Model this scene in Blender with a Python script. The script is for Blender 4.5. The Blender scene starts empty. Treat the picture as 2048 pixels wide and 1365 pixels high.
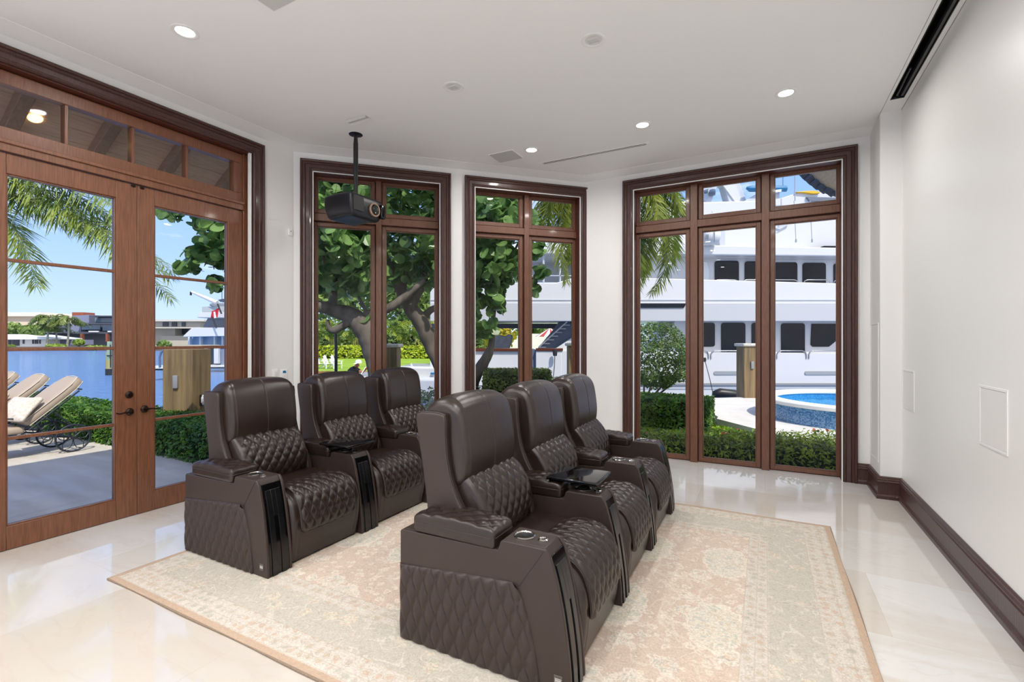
import bpy, bmesh, math, random
import numpy as np
from mathutils import Vector, Matrix

# ------------------------------------------------------------------ camera, world, sun, exposure
scene = bpy.context.scene
COL = scene.collection
F_PX, CX, CY, EYE = 954.0, 1024.0, 682.5, 1.6
YAW = math.atan(506.0 / F_PX)
cam_data = bpy.data.cameras.new('camera')
cam_data.sensor_fit = 'HORIZONTAL'; cam_data.sensor_width = 36.0
cam_data.lens = F_PX / 2048.0 * 36.0
cam_data.clip_start = 0.05; cam_data.clip_end = 3000
cam = bpy.data.objects.new('camera', cam_data); COL.objects.link(cam)
cam.location = (0, 0, EYE); cam.rotation_euler = (math.pi / 2, 0, YAW)
scene.camera = cam
scene.view_settings.view_transform = 'Standard'; scene.view_settings.look = 'None'
scene.view_settings.exposure = 0.36; scene.view_settings.gamma = 1.0
scene.view_settings.use_curve_mapping = False
scene.cycles.max_bounces = 9; scene.cycles.diffuse_bounces = 5; scene.cycles.glossy_bounces = 4
scene.cycles.transparent_max_bounces = 12; scene.cycles.transmission_bounces = 4
scene.cycles.sample_clamp_indirect = 6.0
scene.cycles.caustics_reflective = False; scene.cycles.caustics_refractive = False

def make_world():
    w = bpy.data.worlds.new('sky'); scene.world = w; w.use_nodes = True
    nt = w.node_tree; nt.nodes.clear(); N = nt.nodes.new; L = nt.links.new
    out = N('ShaderNodeOutputWorld'); bg = N('ShaderNodeBackground'); L(bg.outputs[0], out.inputs[0])
    tc = N('ShaderNodeTexCoord'); sep = N('ShaderNodeSeparateXYZ'); L(tc.outputs['Generated'], sep.inputs[0])
    ramp = N('ShaderNodeValToRGB'); L(sep.outputs['Z'], ramp.inputs[0])
    e = ramp.color_ramp.elements
    e[0].position = 0.0; e[0].color = (0.60, 0.75, 0.96, 1)
    e[1].position = 0.7; e[1].color = (0.10, 0.22, 0.70, 1)
    m = e.new(0.14); m.color = (0.40, 0.60, 0.97, 1)
    m = e.new(0.38); m.color = (0.21, 0.40, 0.90, 1)
    mp = N('ShaderNodeMapping'); L(tc.outputs['Generated'], mp.inputs[0]); mp.inputs['Scale'].default_value = (1.0, 1.0, 2.6)
    mp.inputs['Location'].default_value = (0.35, 0.1, 0.2)
    nz = N('ShaderNodeTexNoise'); nz.inputs['Scale'].default_value = 4.2; nz.inputs['Detail'].default_value = 7; nz.inputs['Roughness'].default_value = 0.6
    L(mp.outputs[0], nz.inputs['Vector'])
    # the sky is hazier to the east (+x)
    ma = N('ShaderNodeMath'); ma.operation = 'MULTIPLY_ADD'; L(sep.outputs['X'], ma.inputs[0]); ma.inputs[1].default_value = 0.14
    L(nz.outputs['Fac'], ma.inputs[2])
    cr = N('ShaderNodeValToRGB'); L(ma.outputs[0], cr.inputs[0])
    cr.color_ramp.elements[0].position = 0.45; cr.color_ramp.elements[0].color = (0, 0, 0, 1)
    cr.color_ramp.elements[1].position = 0.60; cr.color_ramp.elements[1].color = (1, 1, 1, 1)
    mix = N('ShaderNodeMixRGB'); L(cr.outputs[0], mix.inputs[0]); L(ramp.outputs[0], mix.inputs[1]); mix.inputs[2].default_value = (0.90, 0.93, 0.98, 1)
    L(mix.outputs[0], bg.inputs['Color']); bg.inputs['Strength'].default_value = SKY_STRENGTH
SKY_STRENGTH = 1.05
make_world()

sun_data = bpy.data.lights.new('sun', 'SUN'); sun_data.energy = 3.2; sun_data.angle = 0.009; sun_data.color = (1.0, 0.94, 0.84)
sun = bpy.data.objects.new('sun', sun_data); COL.objects.link(sun)
sun.rotation_euler = Vector((-0.50, 0.36, -0.79)).to_track_quat('-Z', 'Y').to_euler()

# ------------------------------------------------------------------ helpers
def P(u, v, D):
    """a pixel of the 2048 x 1365 frame at depth D, as a point of the place"""
    x = (u - CX) / F_PX * D; z = EYE + (CY - v) / F_PX * D
    return Vector((-math.sin(YAW) * D + math.cos(YAW) * x, math.cos(YAW) * D + math.sin(YAW) * x, z))
def PZ(u, v, z):
    return P(u, v, (z - EYE) * F_PX / (CY - v))

def srgb(h):
    if isinstance(h, str):
        h = h.lstrip('#'); h = [int(h[i:i + 2], 16) / 255 for i in (0, 2, 4)]
    return tuple([(c / 12.92 if c <= 0.04045 else ((c + 0.055) / 1.055) ** 2.4) for c in h]) + (1.0,)

MATS = {}
def mat(name, color, rough=0.5, metal=0.0, color2=None, scale=8.0, stretch=(1, 1, 1), bump=0.0, bscale=None, coat=0.0, spec=0.5, emit=None, lo=0.35, hi=0.65, detail=5):
    if name in MATS: return MATS[name]
    m = bpy.data.materials.new(name); m.use_nodes = True; nt = m.node_tree; N = nt.nodes.new; L = nt.links.new
    b = nt.nodes['Principled BSDF']
    b.inputs['Base Color'].default_value = srgb(color); b.inputs['Roughness'].default_value = rough
    b.inputs['Metallic'].default_value = metal; b.inputs['Specular IOR Level'].default_value = spec
    if coat: b.inputs['Coat Weight'].default_value = coat; b.inputs['Coat Roughness'].default_value = 0.08
    if emit: b.inputs['Emission Color'].default_value = srgb(emit[0]); b.inputs['Emission Strength'].default_value = emit[1]
    tc = N('ShaderNodeTexCoord'); mp = N('ShaderNodeMapping'); L(tc.outputs['Object'], mp.inputs[0]); mp.inputs['Scale'].default_value = stretch
    if color2:
        nz = N('ShaderNodeTexNoise'); nz.inputs['Scale'].default_value = scale; nz.inputs['Detail'].default_value = detail
        L(mp.outputs[0], nz.inputs['Vector'])
        r = N('ShaderNodeValToRGB'); L(nz.outputs['Fac'], r.inputs[0])
        r.color_ramp.elements[0].position = lo; r.color_ramp.elements[0].color = srgb(color)
        r.color_ramp.elements[1].position = hi; r.color_ramp.elements[1].color = srgb(color2)
        L(r.outputs[0], b.inputs['Base Color'])
    if bump:
        nb = N('ShaderNodeTexNoise'); nb.inputs['Scale'].default_value = bscale or scale; nb.inputs['Detail'].default_value = 4
        L(mp.outputs[0], nb.inputs['Vector'])
        bp = N('ShaderNodeBump'); bp.inputs['Strength'].default_value = bump; bp.inputs['Distance'].default_value = 0.01
        L(nb.outputs['Fac'], bp.inputs['Height']); L(bp.outputs[0], b.inputs['Normal'])
    MATS[name] = m
    return m

def leaf_mat(name, c1, c2, scale=6.0, rough=0.45, trans=0.35):
    if name in MATS: return MATS[name]
    m = bpy.data.materials.new(name); m.use_nodes = True; nt = m.node_tree; N = nt.nodes.new; L = nt.links.new
    b = nt.nodes['Principled BSDF']; out = nt.nodes['Material Output']
    tc = N('ShaderNodeTexCoord'); nz = N('ShaderNodeTexNoise'); nz.inputs['Scale'].default_value = scale; nz.inputs['Detail'].default_value = 3
    L(tc.outputs['Object'], nz.inputs['Vector'])
    r = N('ShaderNodeValToRGB'); L(nz.outputs['Fac'], r.inputs[0])
    r.color_ramp.elements[0].position = 0.36; r.color_ramp.elements[0].color = srgb(c1)
    r.color_ramp.elements[1].position = 0.64; r.color_ramp.elements[1].color = srgb(c2)
    L(r.outputs[0], b.inputs['Base Color']); b.inputs['Roughness'].default_value = rough
    t = N('ShaderNodeBsdfTranslucent'); L(r.outputs[0], t.inputs['Color'])
    mx = N('ShaderNodeMixShader'); mx.inputs[0].default_value = trans
    L(b.outputs[0], mx.inputs[1]); L(t.outputs[0], mx.inputs[2]); L(mx.outputs[0], out.inputs[0])
    MATS[name] = m
    return m

class MB:
    """collects shapes and links them as ONE mesh object"""
    def __init__(s): s.v = []; s.f = []
    def add(s, vs, fs):
        o = len(s.v); s.v.extend([tuple(p) for p in vs]); s.f.extend([tuple(i + o for i in f) for f in fs]); return s
    def box(s, x0, x1, y0, y1, z0, z1):
        return s.add([(x0, y0, z0), (x1, y0, z0), (x1, y1, z0), (x0, y1, z0), (x0, y0, z1), (x1, y0, z1), (x1, y1, z1), (x0, y1, z1)],
                     [(0, 3, 2, 1), (4, 5, 6, 7), (0, 1, 5, 4), (1, 2, 6, 5), (2, 3, 7, 6), (3, 0, 4, 7)])
    def prism(s, pts, a, b, axis='y'):
        """pts: 2-D outline; extruded from a to b along axis"""
        def mk(p, t): return {'y': (p[0], t, p[1]), 'z': (p[0], p[1], t), 'x': (t, p[0], p[1])}[axis]
        n = len(pts)
        vs = [mk(p, a) for p in pts] + [mk(p, b) for p in pts]
        fs = [tuple(range(n)), tuple(range(2 * n - 1, n - 1, -1))] + [(i, (i + 1) % n + 0, (i + 1) % n + n, i + n)[::-1] for i in range(n)]
        return s.add(vs, fs)
    def tube(s, pts, r, seg=8, closed=False):
        pts = [Vector(p) for p in pts]; n = len(pts)
        rs = r if hasattr(r, '__len__') else [r] * n
        up = Vector((0, 0, 1)); vs = []; fs = []; nrm = None
        for i, p in enumerate(pts):
            if closed: t = pts[(i + 1) % n] - pts[i - 1]
            else: t = pts[min(i + 1, n - 1)] - pts[max(i - 1, 0)]
            t.normalize()
            if nrm is None: nrm = t.cross(up) if abs(t.z) < 0.95 else t.cross(Vector((1, 0, 0)))
            nrm = (nrm - t * nrm.dot(t)).normalized(); bi = t.cross(nrm)
            for k in range(seg):
                a = 2 * math.pi * k / seg
                vs.append(p + (nrm * math.cos(a) + bi * math.sin(a)) * rs[i])
        m = n if closed else n - 1
        for i in range(m):
            j = (i + 1) % n
            for k in range(seg):
                fs.append((i * seg + k, i * seg + (k + 1) % seg, j * seg + (k + 1) % seg, j * seg + k))
        if not closed:
            fs.append(tuple(range(seg - 1, -1, -1))); fs.append(tuple((n - 1) * seg + k for k in range(seg)))
        return s.add(vs, fs)
    def lathe(s, prof, seg=24, c=(0, 0, 0), axis='z', cap=True):
        vs = []; fs = []; n = len(prof)
        for (r, h) in prof:
            for k in range(seg):
                a = 2 * math.pi * k / seg; x, y = r * math.cos(a), r * math.sin(a)
                q = {'z': (x, y, h), 'x': (h, x, y), 'y': (y, h, x)}[axis]
                vs.append((q[0] + c[0], q[1] + c[1], q[2] + c[2]))
        for i in range(n - 1):
            for k in range(seg):
                fs.append((i * seg + k, i * seg + (k + 1) % seg, (i + 1) * seg + (k + 1) % seg, (i + 1) * seg + k))
        if cap: fs.append(tuple(range(seg - 1, -1, -1))); fs.append(tuple((n - 1) * seg + k for k in range(seg)))
        return s.add(vs, fs)
    def grid(s, G):
        """G: array (a, b, 3)"""
        a, b = len(G), len(G[0])
        vs = [tuple(G[i][j]) for i in range(a) for j in range(b)]
        fs = [(i * b + j, i * b + j + 1, (i + 1) * b + j + 1, (i + 1) * b + j) for i in range(a - 1) for j in range(b - 1)]
        return s.add(vs, fs)
    def build(s, name, material, parent=None, angle=35, bevel=0.0, seg=2, smooth=True, loc=None, rotz=0.0):
        me = bpy.data.meshes.new(name); me.from_pydata(s.v, [], s.f); me.update()
        o = bpy.data.objects.new(name, me); COL.objects.link(o)
        me.materials.append(material)
        if smooth:
            bm = bmesh.new(); bm.from_mesh(me)
            if len(bm.faces) < 60000: bmesh.ops.recalc_face_normals(bm, faces=bm.faces)
            lim = math.radians(angle)
            for f in bm.faces: f.smooth = True
            for e in bm.edges:
                if len(e.link_faces) == 2 and e.calc_face_angle(0) > lim: e.smooth = False
            bm.to_mesh(me); bm.free()
        if bevel:
            b = o.modifiers.new('bevel', 'BEVEL'); b.width = bevel; b.segments = seg; b.limit_method = 'ANGLE'; b.angle_limit = math.radians(38)
            b.harden_normals = False
        if parent is not None: o.parent = parent
        if loc is not None: o.location = loc
        if rotz: o.rotation_euler = (0, 0, rotz)
        return o

def tag(o, label, cat, group=None, kind=None):
    o['label'] = label; o['category'] = cat
    if group: o['group'] = group
    if kind: o['kind'] = kind
    return o
def thing(name, label, cat, loc=(0, 0, 0), rotz=0.0, group=None):
    o = bpy.data.objects.new(name, None); COL.objects.link(o); o.location = loc; o.rotation_euler = (0, 0, rotz)
    o.empty_display_size = 0.1
    return tag(o, label, cat, group)
def struct(o, kind='structure'):
    o['kind'] = kind; return o
def sroot(name, loc=(0, 0, 0), rotz=0.0):
    o = bpy.data.objects.new(name, None); COL.objects.link(o); o.location = loc; o.rotation_euler = (0, 0, rotz); o['kind'] = 'structure'; return o

def rbox(x0, x1, y0, y1, z0, z1, r, n=(6, 6, 6), deform=None, rn=3):
    """subdivided rounded box; deform(p, nrm) moves points"""
    def axis(a, b, m):
        t = [a + r * (1 - math.cos(math.pi / 2 * i / rn)) * 1.0 for i in range(rn)]
        mid = list(np.linspace(a + r, b - r, m + 1))
        return t + mid + [b - (q - a) for q in reversed(t)]
    X, Y, Z = axis(x0, x1, n[0]), axis(y0, y1, n[1]), axis(z0, z1, n[2])
    idx = {}; vs = []; fs = []
    def vid(i, j, k):
        key = (i, j, k)
        if key not in idx:
            q = np.array((X[i], Y[j], Z[k]))
            c = np.array((min(max(q[0], x0 + r), x1 - r), min(max(q[1], y0 + r), y1 - r), min(max(q[2], z0 + r), z1 - r)))
            d = q - c; L = np.linalg.norm(d); nn = d / L if L > 1e-9 else np.array((0, 0, 1.0)); p = c + nn * r
            if deform: p = deform(p, nn)
            idx[key] = len(vs); vs.append(tuple(p))
        return idx[key]
    a, b, c = len(X) - 1, len(Y) - 1, len(Z) - 1
    for i in range(a):
        for j in range(b):
            fs.append((vid(i, j, 0), vid(i, j + 1, 0), vid(i + 1, j + 1, 0), vid(i + 1, j, 0)))
            fs.append((vid(i, j, c), vid(i + 1, j, c), vid(i + 1, j + 1, c), vid(i, j + 1, c)))
    for i in range(a):
        for k in range(c):
            fs.append((vid(i, 0, k), vid(i + 1, 0, k), vid(i + 1, 0, k + 1), vid(i, 0, k + 1)))
            fs.append((vid(i, b, k), vid(i, b, k + 1), vid(i + 1, b, k + 1), vid(i + 1, b, k)))
    for j in range(b):
        for k in range(c):
            fs.append((vid(0, j, k), vid(0, j, k + 1), vid(0, j + 1, k + 1), vid(0, j + 1, k)))
            fs.append((vid(a, j, k), vid(a, j + 1, k), vid(a, j + 1, k + 1), vid(a, j, k + 1)))
    m = MB(); m.add(vs, fs); return m

def spline(pts, n):
    """Catmull-Rom resample of 2-D / 3-D points to n points, evenly spaced by length"""
    p = [np.array(q, float) for q in pts]; p = [2 * p[0] - p[1]] + p + [2 * p[-1] - p[-2]]
    out = []
    for i in range(1, len(p) - 2):
        for k in range(16):
            t = k / 16
            out.append(0.5 * ((2 * p[i]) + (-p[i - 1] + p[i + 1]) * t + (2 * p[i - 1] - 5 * p[i] + 4 * p[i + 1] - p[i + 2]) * t * t + (-p[i - 1] + 3 * p[i] - 3 * p[i + 1] + p[i + 2]) * t ** 3))
    out.append(p[-2]); out = np.array(out)
    d = np.r_[0, np.cumsum(np.linalg.norm(np.diff(out, axis=0), axis=1))]
    tt = np.linspace(0, d[-1], n)
    return np.stack([np.interp(tt, d, out[:, k]) for k in range(out.shape[1])], 1)

def dup(root, loc=None, rotz=None, label=None, parent=None):
    c = root.copy(); COL.objects.link(c); c.parent = parent
    if loc is not None: c.location = loc
    if rotz is not None: c.rotation_euler = (0, 0, rotz)
    if label: c['label'] = label
    for ch in list(root.children): dup(ch, parent=c)
    return c
# ------------------------------------------------------------------ room materials
M_WALL = mat('warm_white_wall', '#edece9', 0.55, bump=0.03, bscale=60, spec=0.3)
M_WALL_R = mat('satin_screen_wall', '#f2f1ed', 0.36, spec=0.5)
M_CEIL = mat('white_ceiling', '#f8f8f8', 0.8, spec=0.2)
M_WHITE = mat('white_paint', '#f2f1ee', 0.4)
M_WOODD = mat('dark_stained_casing', '#3c241d', 0.36, color2='#4f3028', scale=10, stretch=(12, 12, 0.8), bump=0.15, bscale=10, coat=0.15)
M_WOODM = mat('mahogany_frame', '#633f2d', 0.38, color2='#774e3a', scale=9, stretch=(14, 14, 0.9), bump=0.12, bscale=9, coat=0.1)
M_DOOR = mat('mahogany_door', '#6b432f', 0.36, color2='#80533b', scale=7, stretch=(16, 16, 0.9), bump=0.12, bscale=9, coat=0.1)
M_JAMB = mat('dark_jamb', '#4a2015', 0.5, color2='#5a2a1c', scale=9, stretch=(14, 14, 0.9))
M_BRONZE = mat('oil_rubbed_bronze', '#2a1a14', 0.32, metal=0.7)
M_BLACKP = mat('satin_black_plastic', '#17181b', 0.42)
M_STEEL = mat('brushed_steel', '#b9babb', 0.25, metal=1.0)

def glass_mat(name, tint, ior=1.45):
    m = bpy.data.materials.new(name); m.use_nodes = True; nt = m.node_tree; nt.nodes.clear(); N = nt.nodes.new; L = nt.links.new
    o = N('ShaderNodeOutputMaterial'); t = N('ShaderNodeBsdfTransparent'); t.inputs[0].default_value = tint
    g = N('ShaderNodeBsdfGlossy'); g.inputs['Roughness'].default_value = 0.0
    fr = N('ShaderNodeFresnel'); fr.inputs[0].default_value = ior
    mx = N('ShaderNodeMixShader'); L(fr.outputs[0], mx.inputs[0]); L(t.outputs[0], mx.inputs[1]); L(g.outputs[0], mx.inputs[2]); L(mx.outputs[0], o.inputs[0])
    return m
M_GLASS = glass_mat('window_glass', (0.97, 0.975, 0.975, 1), 1.16)

def marble_floor():
    m = bpy.data.materials.new('polished_cream_marble'); m.use_nodes = True; nt = m.node_tree; N = nt.nodes.new; L = nt.links.new
    b = nt.nodes['Principled BSDF']; tc = N('ShaderNodeTexCoord')
    def nz(scale, detail, stretch=(1, 1, 1), dist=0.0, loc=(0, 0, 0)):
        mp = N('ShaderNodeMapping'); L(tc.outputs['Object'], mp.inputs[0]); mp.inputs['Scale'].default_value = stretch; mp.inputs['Location'].default_value = loc
        n = N('ShaderNodeTexNoise'); n.inputs['Scale'].default_value = scale; n.inputs['Detail'].default_value = detail; n.inputs['Distortion'].default_value = dist
        L(mp.outputs[0], n.inputs['Vector']); return n
    br = N('ShaderNodeTexBrick'); L(tc.outputs['Object'], br.inputs['Vector'])
    br.offset = 0.5; br.inputs['Scale'].default_value = 1.0; br.inputs['Brick Width'].default_value = 1.22; br.inputs['Row Height'].default_value = 0.81
    br.inputs['Mortar Size'].default_value = 0.0016; br.inputs['Mortar Smooth'].default_value = 0.1; br.inputs['Bias'].default_value = -0.15
    br.inputs['Color1'].default_value = srgb('#dedcd8'); br.inputs['Color2'].default_value = srgb('#d0c6ba'); br.inputs['Mortar'].default_value = srgb('#cbbfae')
    n1 = nz(0.55, 5, (0.6, 1.5, 1), 1.0); r1 = N('ShaderNodeValToRGB'); L(n1.outputs['Fac'], r1.inputs[0])
    r1.color_ramp.elements[0].position = 0.49; r1.color_ramp.elements[0].color = (0, 0, 0, 1); r1.color_ramp.elements[1].position = 0.56; r1.color_ramp.elements[1].color = (0.65, 0.65, 0.65, 1)
    mx = N('ShaderNodeMixRGB'); L(r1.outputs[0], mx.inputs[0]); L(br.outputs['Color'], mx.inputs[1]); mx.inputs[2].default_value = srgb('#d2c8bc')
    n2 = nz(0.8, 7, (1, 2.0, 1), 2.0, (3, 1, 0)); r2 = N('ShaderNodeValToRGB'); L(n2.outputs['Fac'], r2.inputs[0])
    r2.color_ramp.elements[0].position = 0.485; r2.color_ramp.elements[0].color = (0, 0, 0, 1); r2.color_ramp.elements[1].position = 0.53; r2.color_ramp.elements[1].color = (0, 0, 0, 1)
    e = r2.color_ramp.elements.new(0.507); e.color = (0.14, 0.14, 0.14, 1)
    mx2 = N('ShaderNodeMixRGB'); L(r2.outputs[0], mx2.inputs[0]); L(mx.outputs[0], mx2.inputs[1]); mx2.inputs[2].default_value = srgb('#c4ae98')
    L(mx2.outputs[0], b.inputs['Base Color']); b.inputs['Roughness'].default_value = 0.05; b.inputs['Specular IOR Level'].default_value = 0.8
    n3 = nz(3.0, 2); bp = N('ShaderNodeBump'); bp.inputs['Strength'].default_value = 0.02; bp.inputs['Distance'].default_value = 0.02
    L(n3.outputs['Fac'], bp.inputs['Height']); L(bp.outputs[0], b.inputs['Normal'])
    return m
M_FLOOR = marble_floor()

# ------------------------------------------------------------------ room shell
XL, XR, YB, YF, ZC, TH = -5.03, 1.21, 6.57, -3.6, 3.92, 0.30   # left wall, right wall, back wall, wall behind, ceiling, thickness
CO = 3.855            # left wall meets the diagonal wall at y = CO
XD = -2.315           # the diagonal wall meets the back wall at x = XD
S2 = math.sqrt(0.5)
DL = (YB - CO) / S2   # length of the diagonal wall

def wall(name, loc, rotz, length, openings, z1=ZC + 0.12, ext0=0.0, ext1=0.0):
    """local x along the wall, y outward; openings: (s0, s1, z0, z1)"""
    m = MB(); s = -ext0
    for (a, b, z0, zt) in openings:
        m.box(s, a, 0, TH, -0.1, z1)
        if z0 > 0: m.box(a, b, 0, TH, -0.1, z0)
        m.box(a, b, 0, TH, zt, z1)
        s = b
    m.box(s, length + ext1, 0, TH, -0.1, z1)
    return struct(m.build(name, M_WALL, None, smooth=False, loc=loc, rotz=rotz))

OPZ = 3.68
wall('wall_left', (XL, YF, 0), math.pi / 2, CO - YF, [(1.10 - YF, 3.315 - YF, -0.1, OPZ)], ext1=0.0)
wall('wall_diagonal', (XL, CO, 0), math.pi / 4, DL, [(0.203, 1.775, -0.1, OPZ), (2.225, 3.80, -0.1, OPZ)], ext0=0.12, ext1=0.12)
wall('wall_back', (XD, YB, 0), 0, 1.035 - XD + 0.5, [(-1.605 - XD, 0.79 - XD, -0.1, OPZ)])
# right wall with the pilaster beside the window
m = MB(); m.box(XR, XR + TH, YF - TH, YB + TH, -0.1, ZC + 0.12)
struct(m.build('wall_right', M_WALL_R, None, smooth=False))
m = MB(); m.box(1.035, XR + 0.01, 6.05, YB + 0.01, -0.05, ZC + 0.02)
struct(m.build('wall_pilaster', M_WALL, None, bevel=0.004))
# unseen wall behind the camera, two wide openings added to let skylight in
m = MB()
for (a, b, z0, z1) in ((XL - TH, -4.3, -0.1, ZC), (-2.1, -1.5, -0.1, ZC), (0.7, XR, -0.1, ZC), (-4.3, -2.1, 3.5, ZC), (-1.5, 0.7, 3.5, ZC)):
    m.box(a, b, YF - TH, YF, z0, z1 + 0.12)
struct(m.build('wall_behind', M_WALL, None, smooth=False))
# floor
m = MB(); m.add([(XL - TH, YF - TH, 0), (XR + TH, YF - TH, 0), (XR + TH, YB + TH, 0), (XD - 0.12, YB + TH, 0), (XL - TH, CO + 0.12, 0)], [(0, 1, 2, 3, 4)])
m.add([(XL - TH, YF - TH, -0.1), (XR + TH, YF - TH, -0.1), (XR + TH, YB + TH, -0.1), (XD - 0.12, YB + TH, -0.1), (XL - TH, CO + 0.12, -0.1)], [(4, 3, 2, 1, 0)])
for i in range(5): j = (i + 1) % 5; m.f.append((i, i + 5, j + 5, j))
struct(m.build('floor', M_FLOOR, None, smooth=False))
# ceiling, cut for the screen slot
SX0, SX1, SY = 1.062, 1.172, 5.765
m = MB()
m.prism([(XL - TH, YF - TH), (SX0, YF - TH), (SX0, YB + TH), (XD - 0.12, YB + TH), (XL - TH, CO + 0.12)], ZC, ZC + 0.14, 'z')
m.box(SX0, XR + TH, SY, YB + TH, ZC, ZC + 0.14); m.box(SX1, XR + TH, YF - TH, SY, ZC, ZC + 0.14)
struct(m.build('ceiling', M_CEIL, None, smooth=False))
m = MB(); m.prism([(XL - TH, YF - TH), (XR + TH, YF - TH), (XR + TH, YB + TH), (XD - 0.12, YB + TH), (XL - TH, CO + 0.12)], ZC + 0.42, ZC + 0.60, 'z')
struct(m.build('roof', mat('roof_underlay', '#8a5a48', 0.8), None, smooth=False))
# ceiling cove along left, diagonal and back walls
m = MB()
def cove(p0, p1, e0, e1, w=0.20, h=0.028):
    d = (Vector(p1) - Vector(p0)).normalized(); nrm = Vector((d.y, -d.x))
    q = [Vector(p0), Vector(p1)]
    prof = [(0.0, -h), (0.02, -h), (0.10, -h * 0.55), (w, -0.002), (w, 0.01), (0.0, 0.01)]
    a = [(q[0].x + nrm.x * o + d.x * e0 * o, q[0].y + nrm.y * o + d.y * e0 * o, ZC + z) for o, z in prof]
    b = [(q[1].x + nrm.x * o - d.x * e1 * o, q[1].y + nrm.y * o - d.y * e1 * o, ZC + z) for o, z in prof]
    n = len(prof); m.add(a + b, [(i, (i + 1) % n, (i + 1) % n + n, i + n) for i in range(n)] + [tuple(range(n)), tuple(range(2 * n - 1, n - 1, -1))])
T8 = math.tan(math.pi / 8)
cove((XL, YF), (XL, CO), 0, T8); cove((XL, CO), (XD, YB), T8, T8); cove((XD, YB), (1.035, YB), T8, 0)
struct(m.build('trim_1', M_CEIL, None, angle=50))

# casing ---------------------------------------------------------------------
CAS = [(0.0, 0.0), (0.0, -0.040), (0.012, -0.046), (0.024, -0.040), (0.030, -0.028), (0.052, -0.030), (0.058, -0.036), (0.064, -0.028), (0.100, -0.024), (0.106, -0.032), (0.118, -0.034), (0.130, -0.026), (0.134, 0.0)]
def casing(W, H, parent, prof=CAS, material=None):
    """mitred surround, outer size W x H (local x 0..W), profile (inset, y)"""
    m = MB(); n = len(prof); loops = []
    for kind in range(4):
        L = []
        for (o, y) in prof:
            if kind == 0: L.append((o, y, 0.0))
            if kind == 1: L.append((o, y, H - o))
            if kind == 2: L.append((W - o, y, H - o))
            if kind == 3: L.append((W - o, y, 0.0))
        loops.append(L)
    vs = [p for L in loops for p in L]; fs = []
    for k in range(3):
        for i in range(n - 1): fs.append((k * n + i, k * n + i + 1, (k + 1) * n + i + 1, (k + 1) * n + i))
    fs += [tuple(range(n)), tuple(range(4 * n - 1, 3 * n - 1, -1))]
    m.add(vs, fs)
    return m.build('casing', material or M_WOODD, parent, angle=20)

def ring(m, a, b, c, d, w, y0, y1):
    """rectangular frame a..b x c..d of member width w"""
    m.box(a, a + w, y0, y1, c, d); m.box(b - w, b, y0, y1, c, d)
    m.box(a + w, b - w, y0, y1, c, c + w); m.box(a + w, b - w, y0, y1, d - w, d)

def window(name, loc, rotz, W, cols, zs, H=3.81):
    """cols: glass (x0, x1); zs: glass (z0, z1) low and high rows"""
    r = sroot(name, loc, rotz)
    casing(W, H, r)
    ci = 0.134; yo, yi = 0.13, 0.21
    m = MB(); m.box(ci - 0.004, ci + 0.012, 0.0, 0.24, 0, H - ci + 0.004); m.box(W - ci - 0.012, W - ci + 0.004, 0.0, 0.24, 0, H - ci + 0.004)
    m.box(ci, W - ci, 0.0, 0.24, H - ci - 0.010, H - ci + 0.004)
    m.build('jamb', M_JAMB, r)
    tr = MB()
    for x in (ci + 0.002, W - ci - 0.014): tr.box(x, x + 0.012, -0.012, 0.010, 0.0, H - ci)
    tr.box(ci + 0.014, W - ci - 0.014, -0.012, 0.0, H - ci - 0.010, H - ci)
    tr.build('shade_track', M_WHITE, r)
    sw = 0.058
    g = MB()
    for (x0, x1) in cols:
        for (z0, z1) in zs:
            s = MB(); ring(s, x0 - sw, x1 + sw, z0 - sw, z1 + sw, sw - 0.012, yo + 0.03, yi)
            ring(s, x0 - 0.014, x1 + 0.014, z0 - 0.014, z1 + 0.014, 0.014, yo + 0.046, yi)
            so = s.build('sash', M_WOODM, r, bevel=0.003)
            q = MB(); q.box(x0 - 0.002, x1 + 0.002, yo + 0.06, yo + 0.066, z0 - 0.002, z1 + 0.002)
            q.build('pane', M_GLASS, so, smooth=False)
    mu = MB(); a, b = cols[0][0] - sw, cols[-1][1] + sw
    for k in range(len(cols) - 1):
        xm = (cols[k][1] + cols[k + 1][0]) / 2; hw = (cols[k + 1][0] - cols[k][1]) / 2 - sw - 0.010
        mu2 = MB(); mu2.box(xm - hw, xm + hw, yo - 0.02, yi + 0.02, 0.0, zs[-1][1] + sw + 0.01)
        mu2.build('mullion', M_WOODM, r, bevel=0.004)
    t = MB(); t.box(ci + 0.012, W - ci - 0.012, yo - 0.01, yi + 0.02, zs[0][1] + sw + 0.012, zs[1][0] - sw - 0.012)
    t.build('transom_bar', M_WOODM, r, bevel=0.004)
    fr = MB(); fr.box(ci + 0.012, a + 0.004, yo + 0.005, yi + 0.02, 0, H - ci - 0.01); fr.box(b - 0.004, W - ci - 0.012, yo + 0.005, yi + 0.02, 0, H - ci - 0.01)
    fr.box(a, b, yo + 0.005, yi + 0.02, zs[1][1] + sw - 0.004, H - ci - 0.01); fr.box(a, b, yo + 0.005, yi + 0.02, 0, zs[0][0] - sw + 0.004)
    for k in range(len(cols) - 1): fr.box(cols[k][1] + sw - 0.004, cols[k + 1][0] - sw + 0.004, yo + 0.05, yi + 0.01, 0, zs[1][1] + sw)
    fr.box(a, b, yo + 0.05, yi + 0.012, zs[0][1] + sw - 0.004, zs[1][0] - sw + 0.004)
    fr.v = [(x, y + 0.04 if y < yo + 0.02 else y, z) for x, y, z in fr.v]
    fr.build('frame', M_JAMB, r, bevel=0.003)  # dark jamb colour stands in for the shadow gaps round the sashes
    return r
ZS = [(0.070, 3.035), (3.268, 3.625)]
def on_diag(s): return (XL + s * S2, CO + s * S2, 0)
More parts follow.
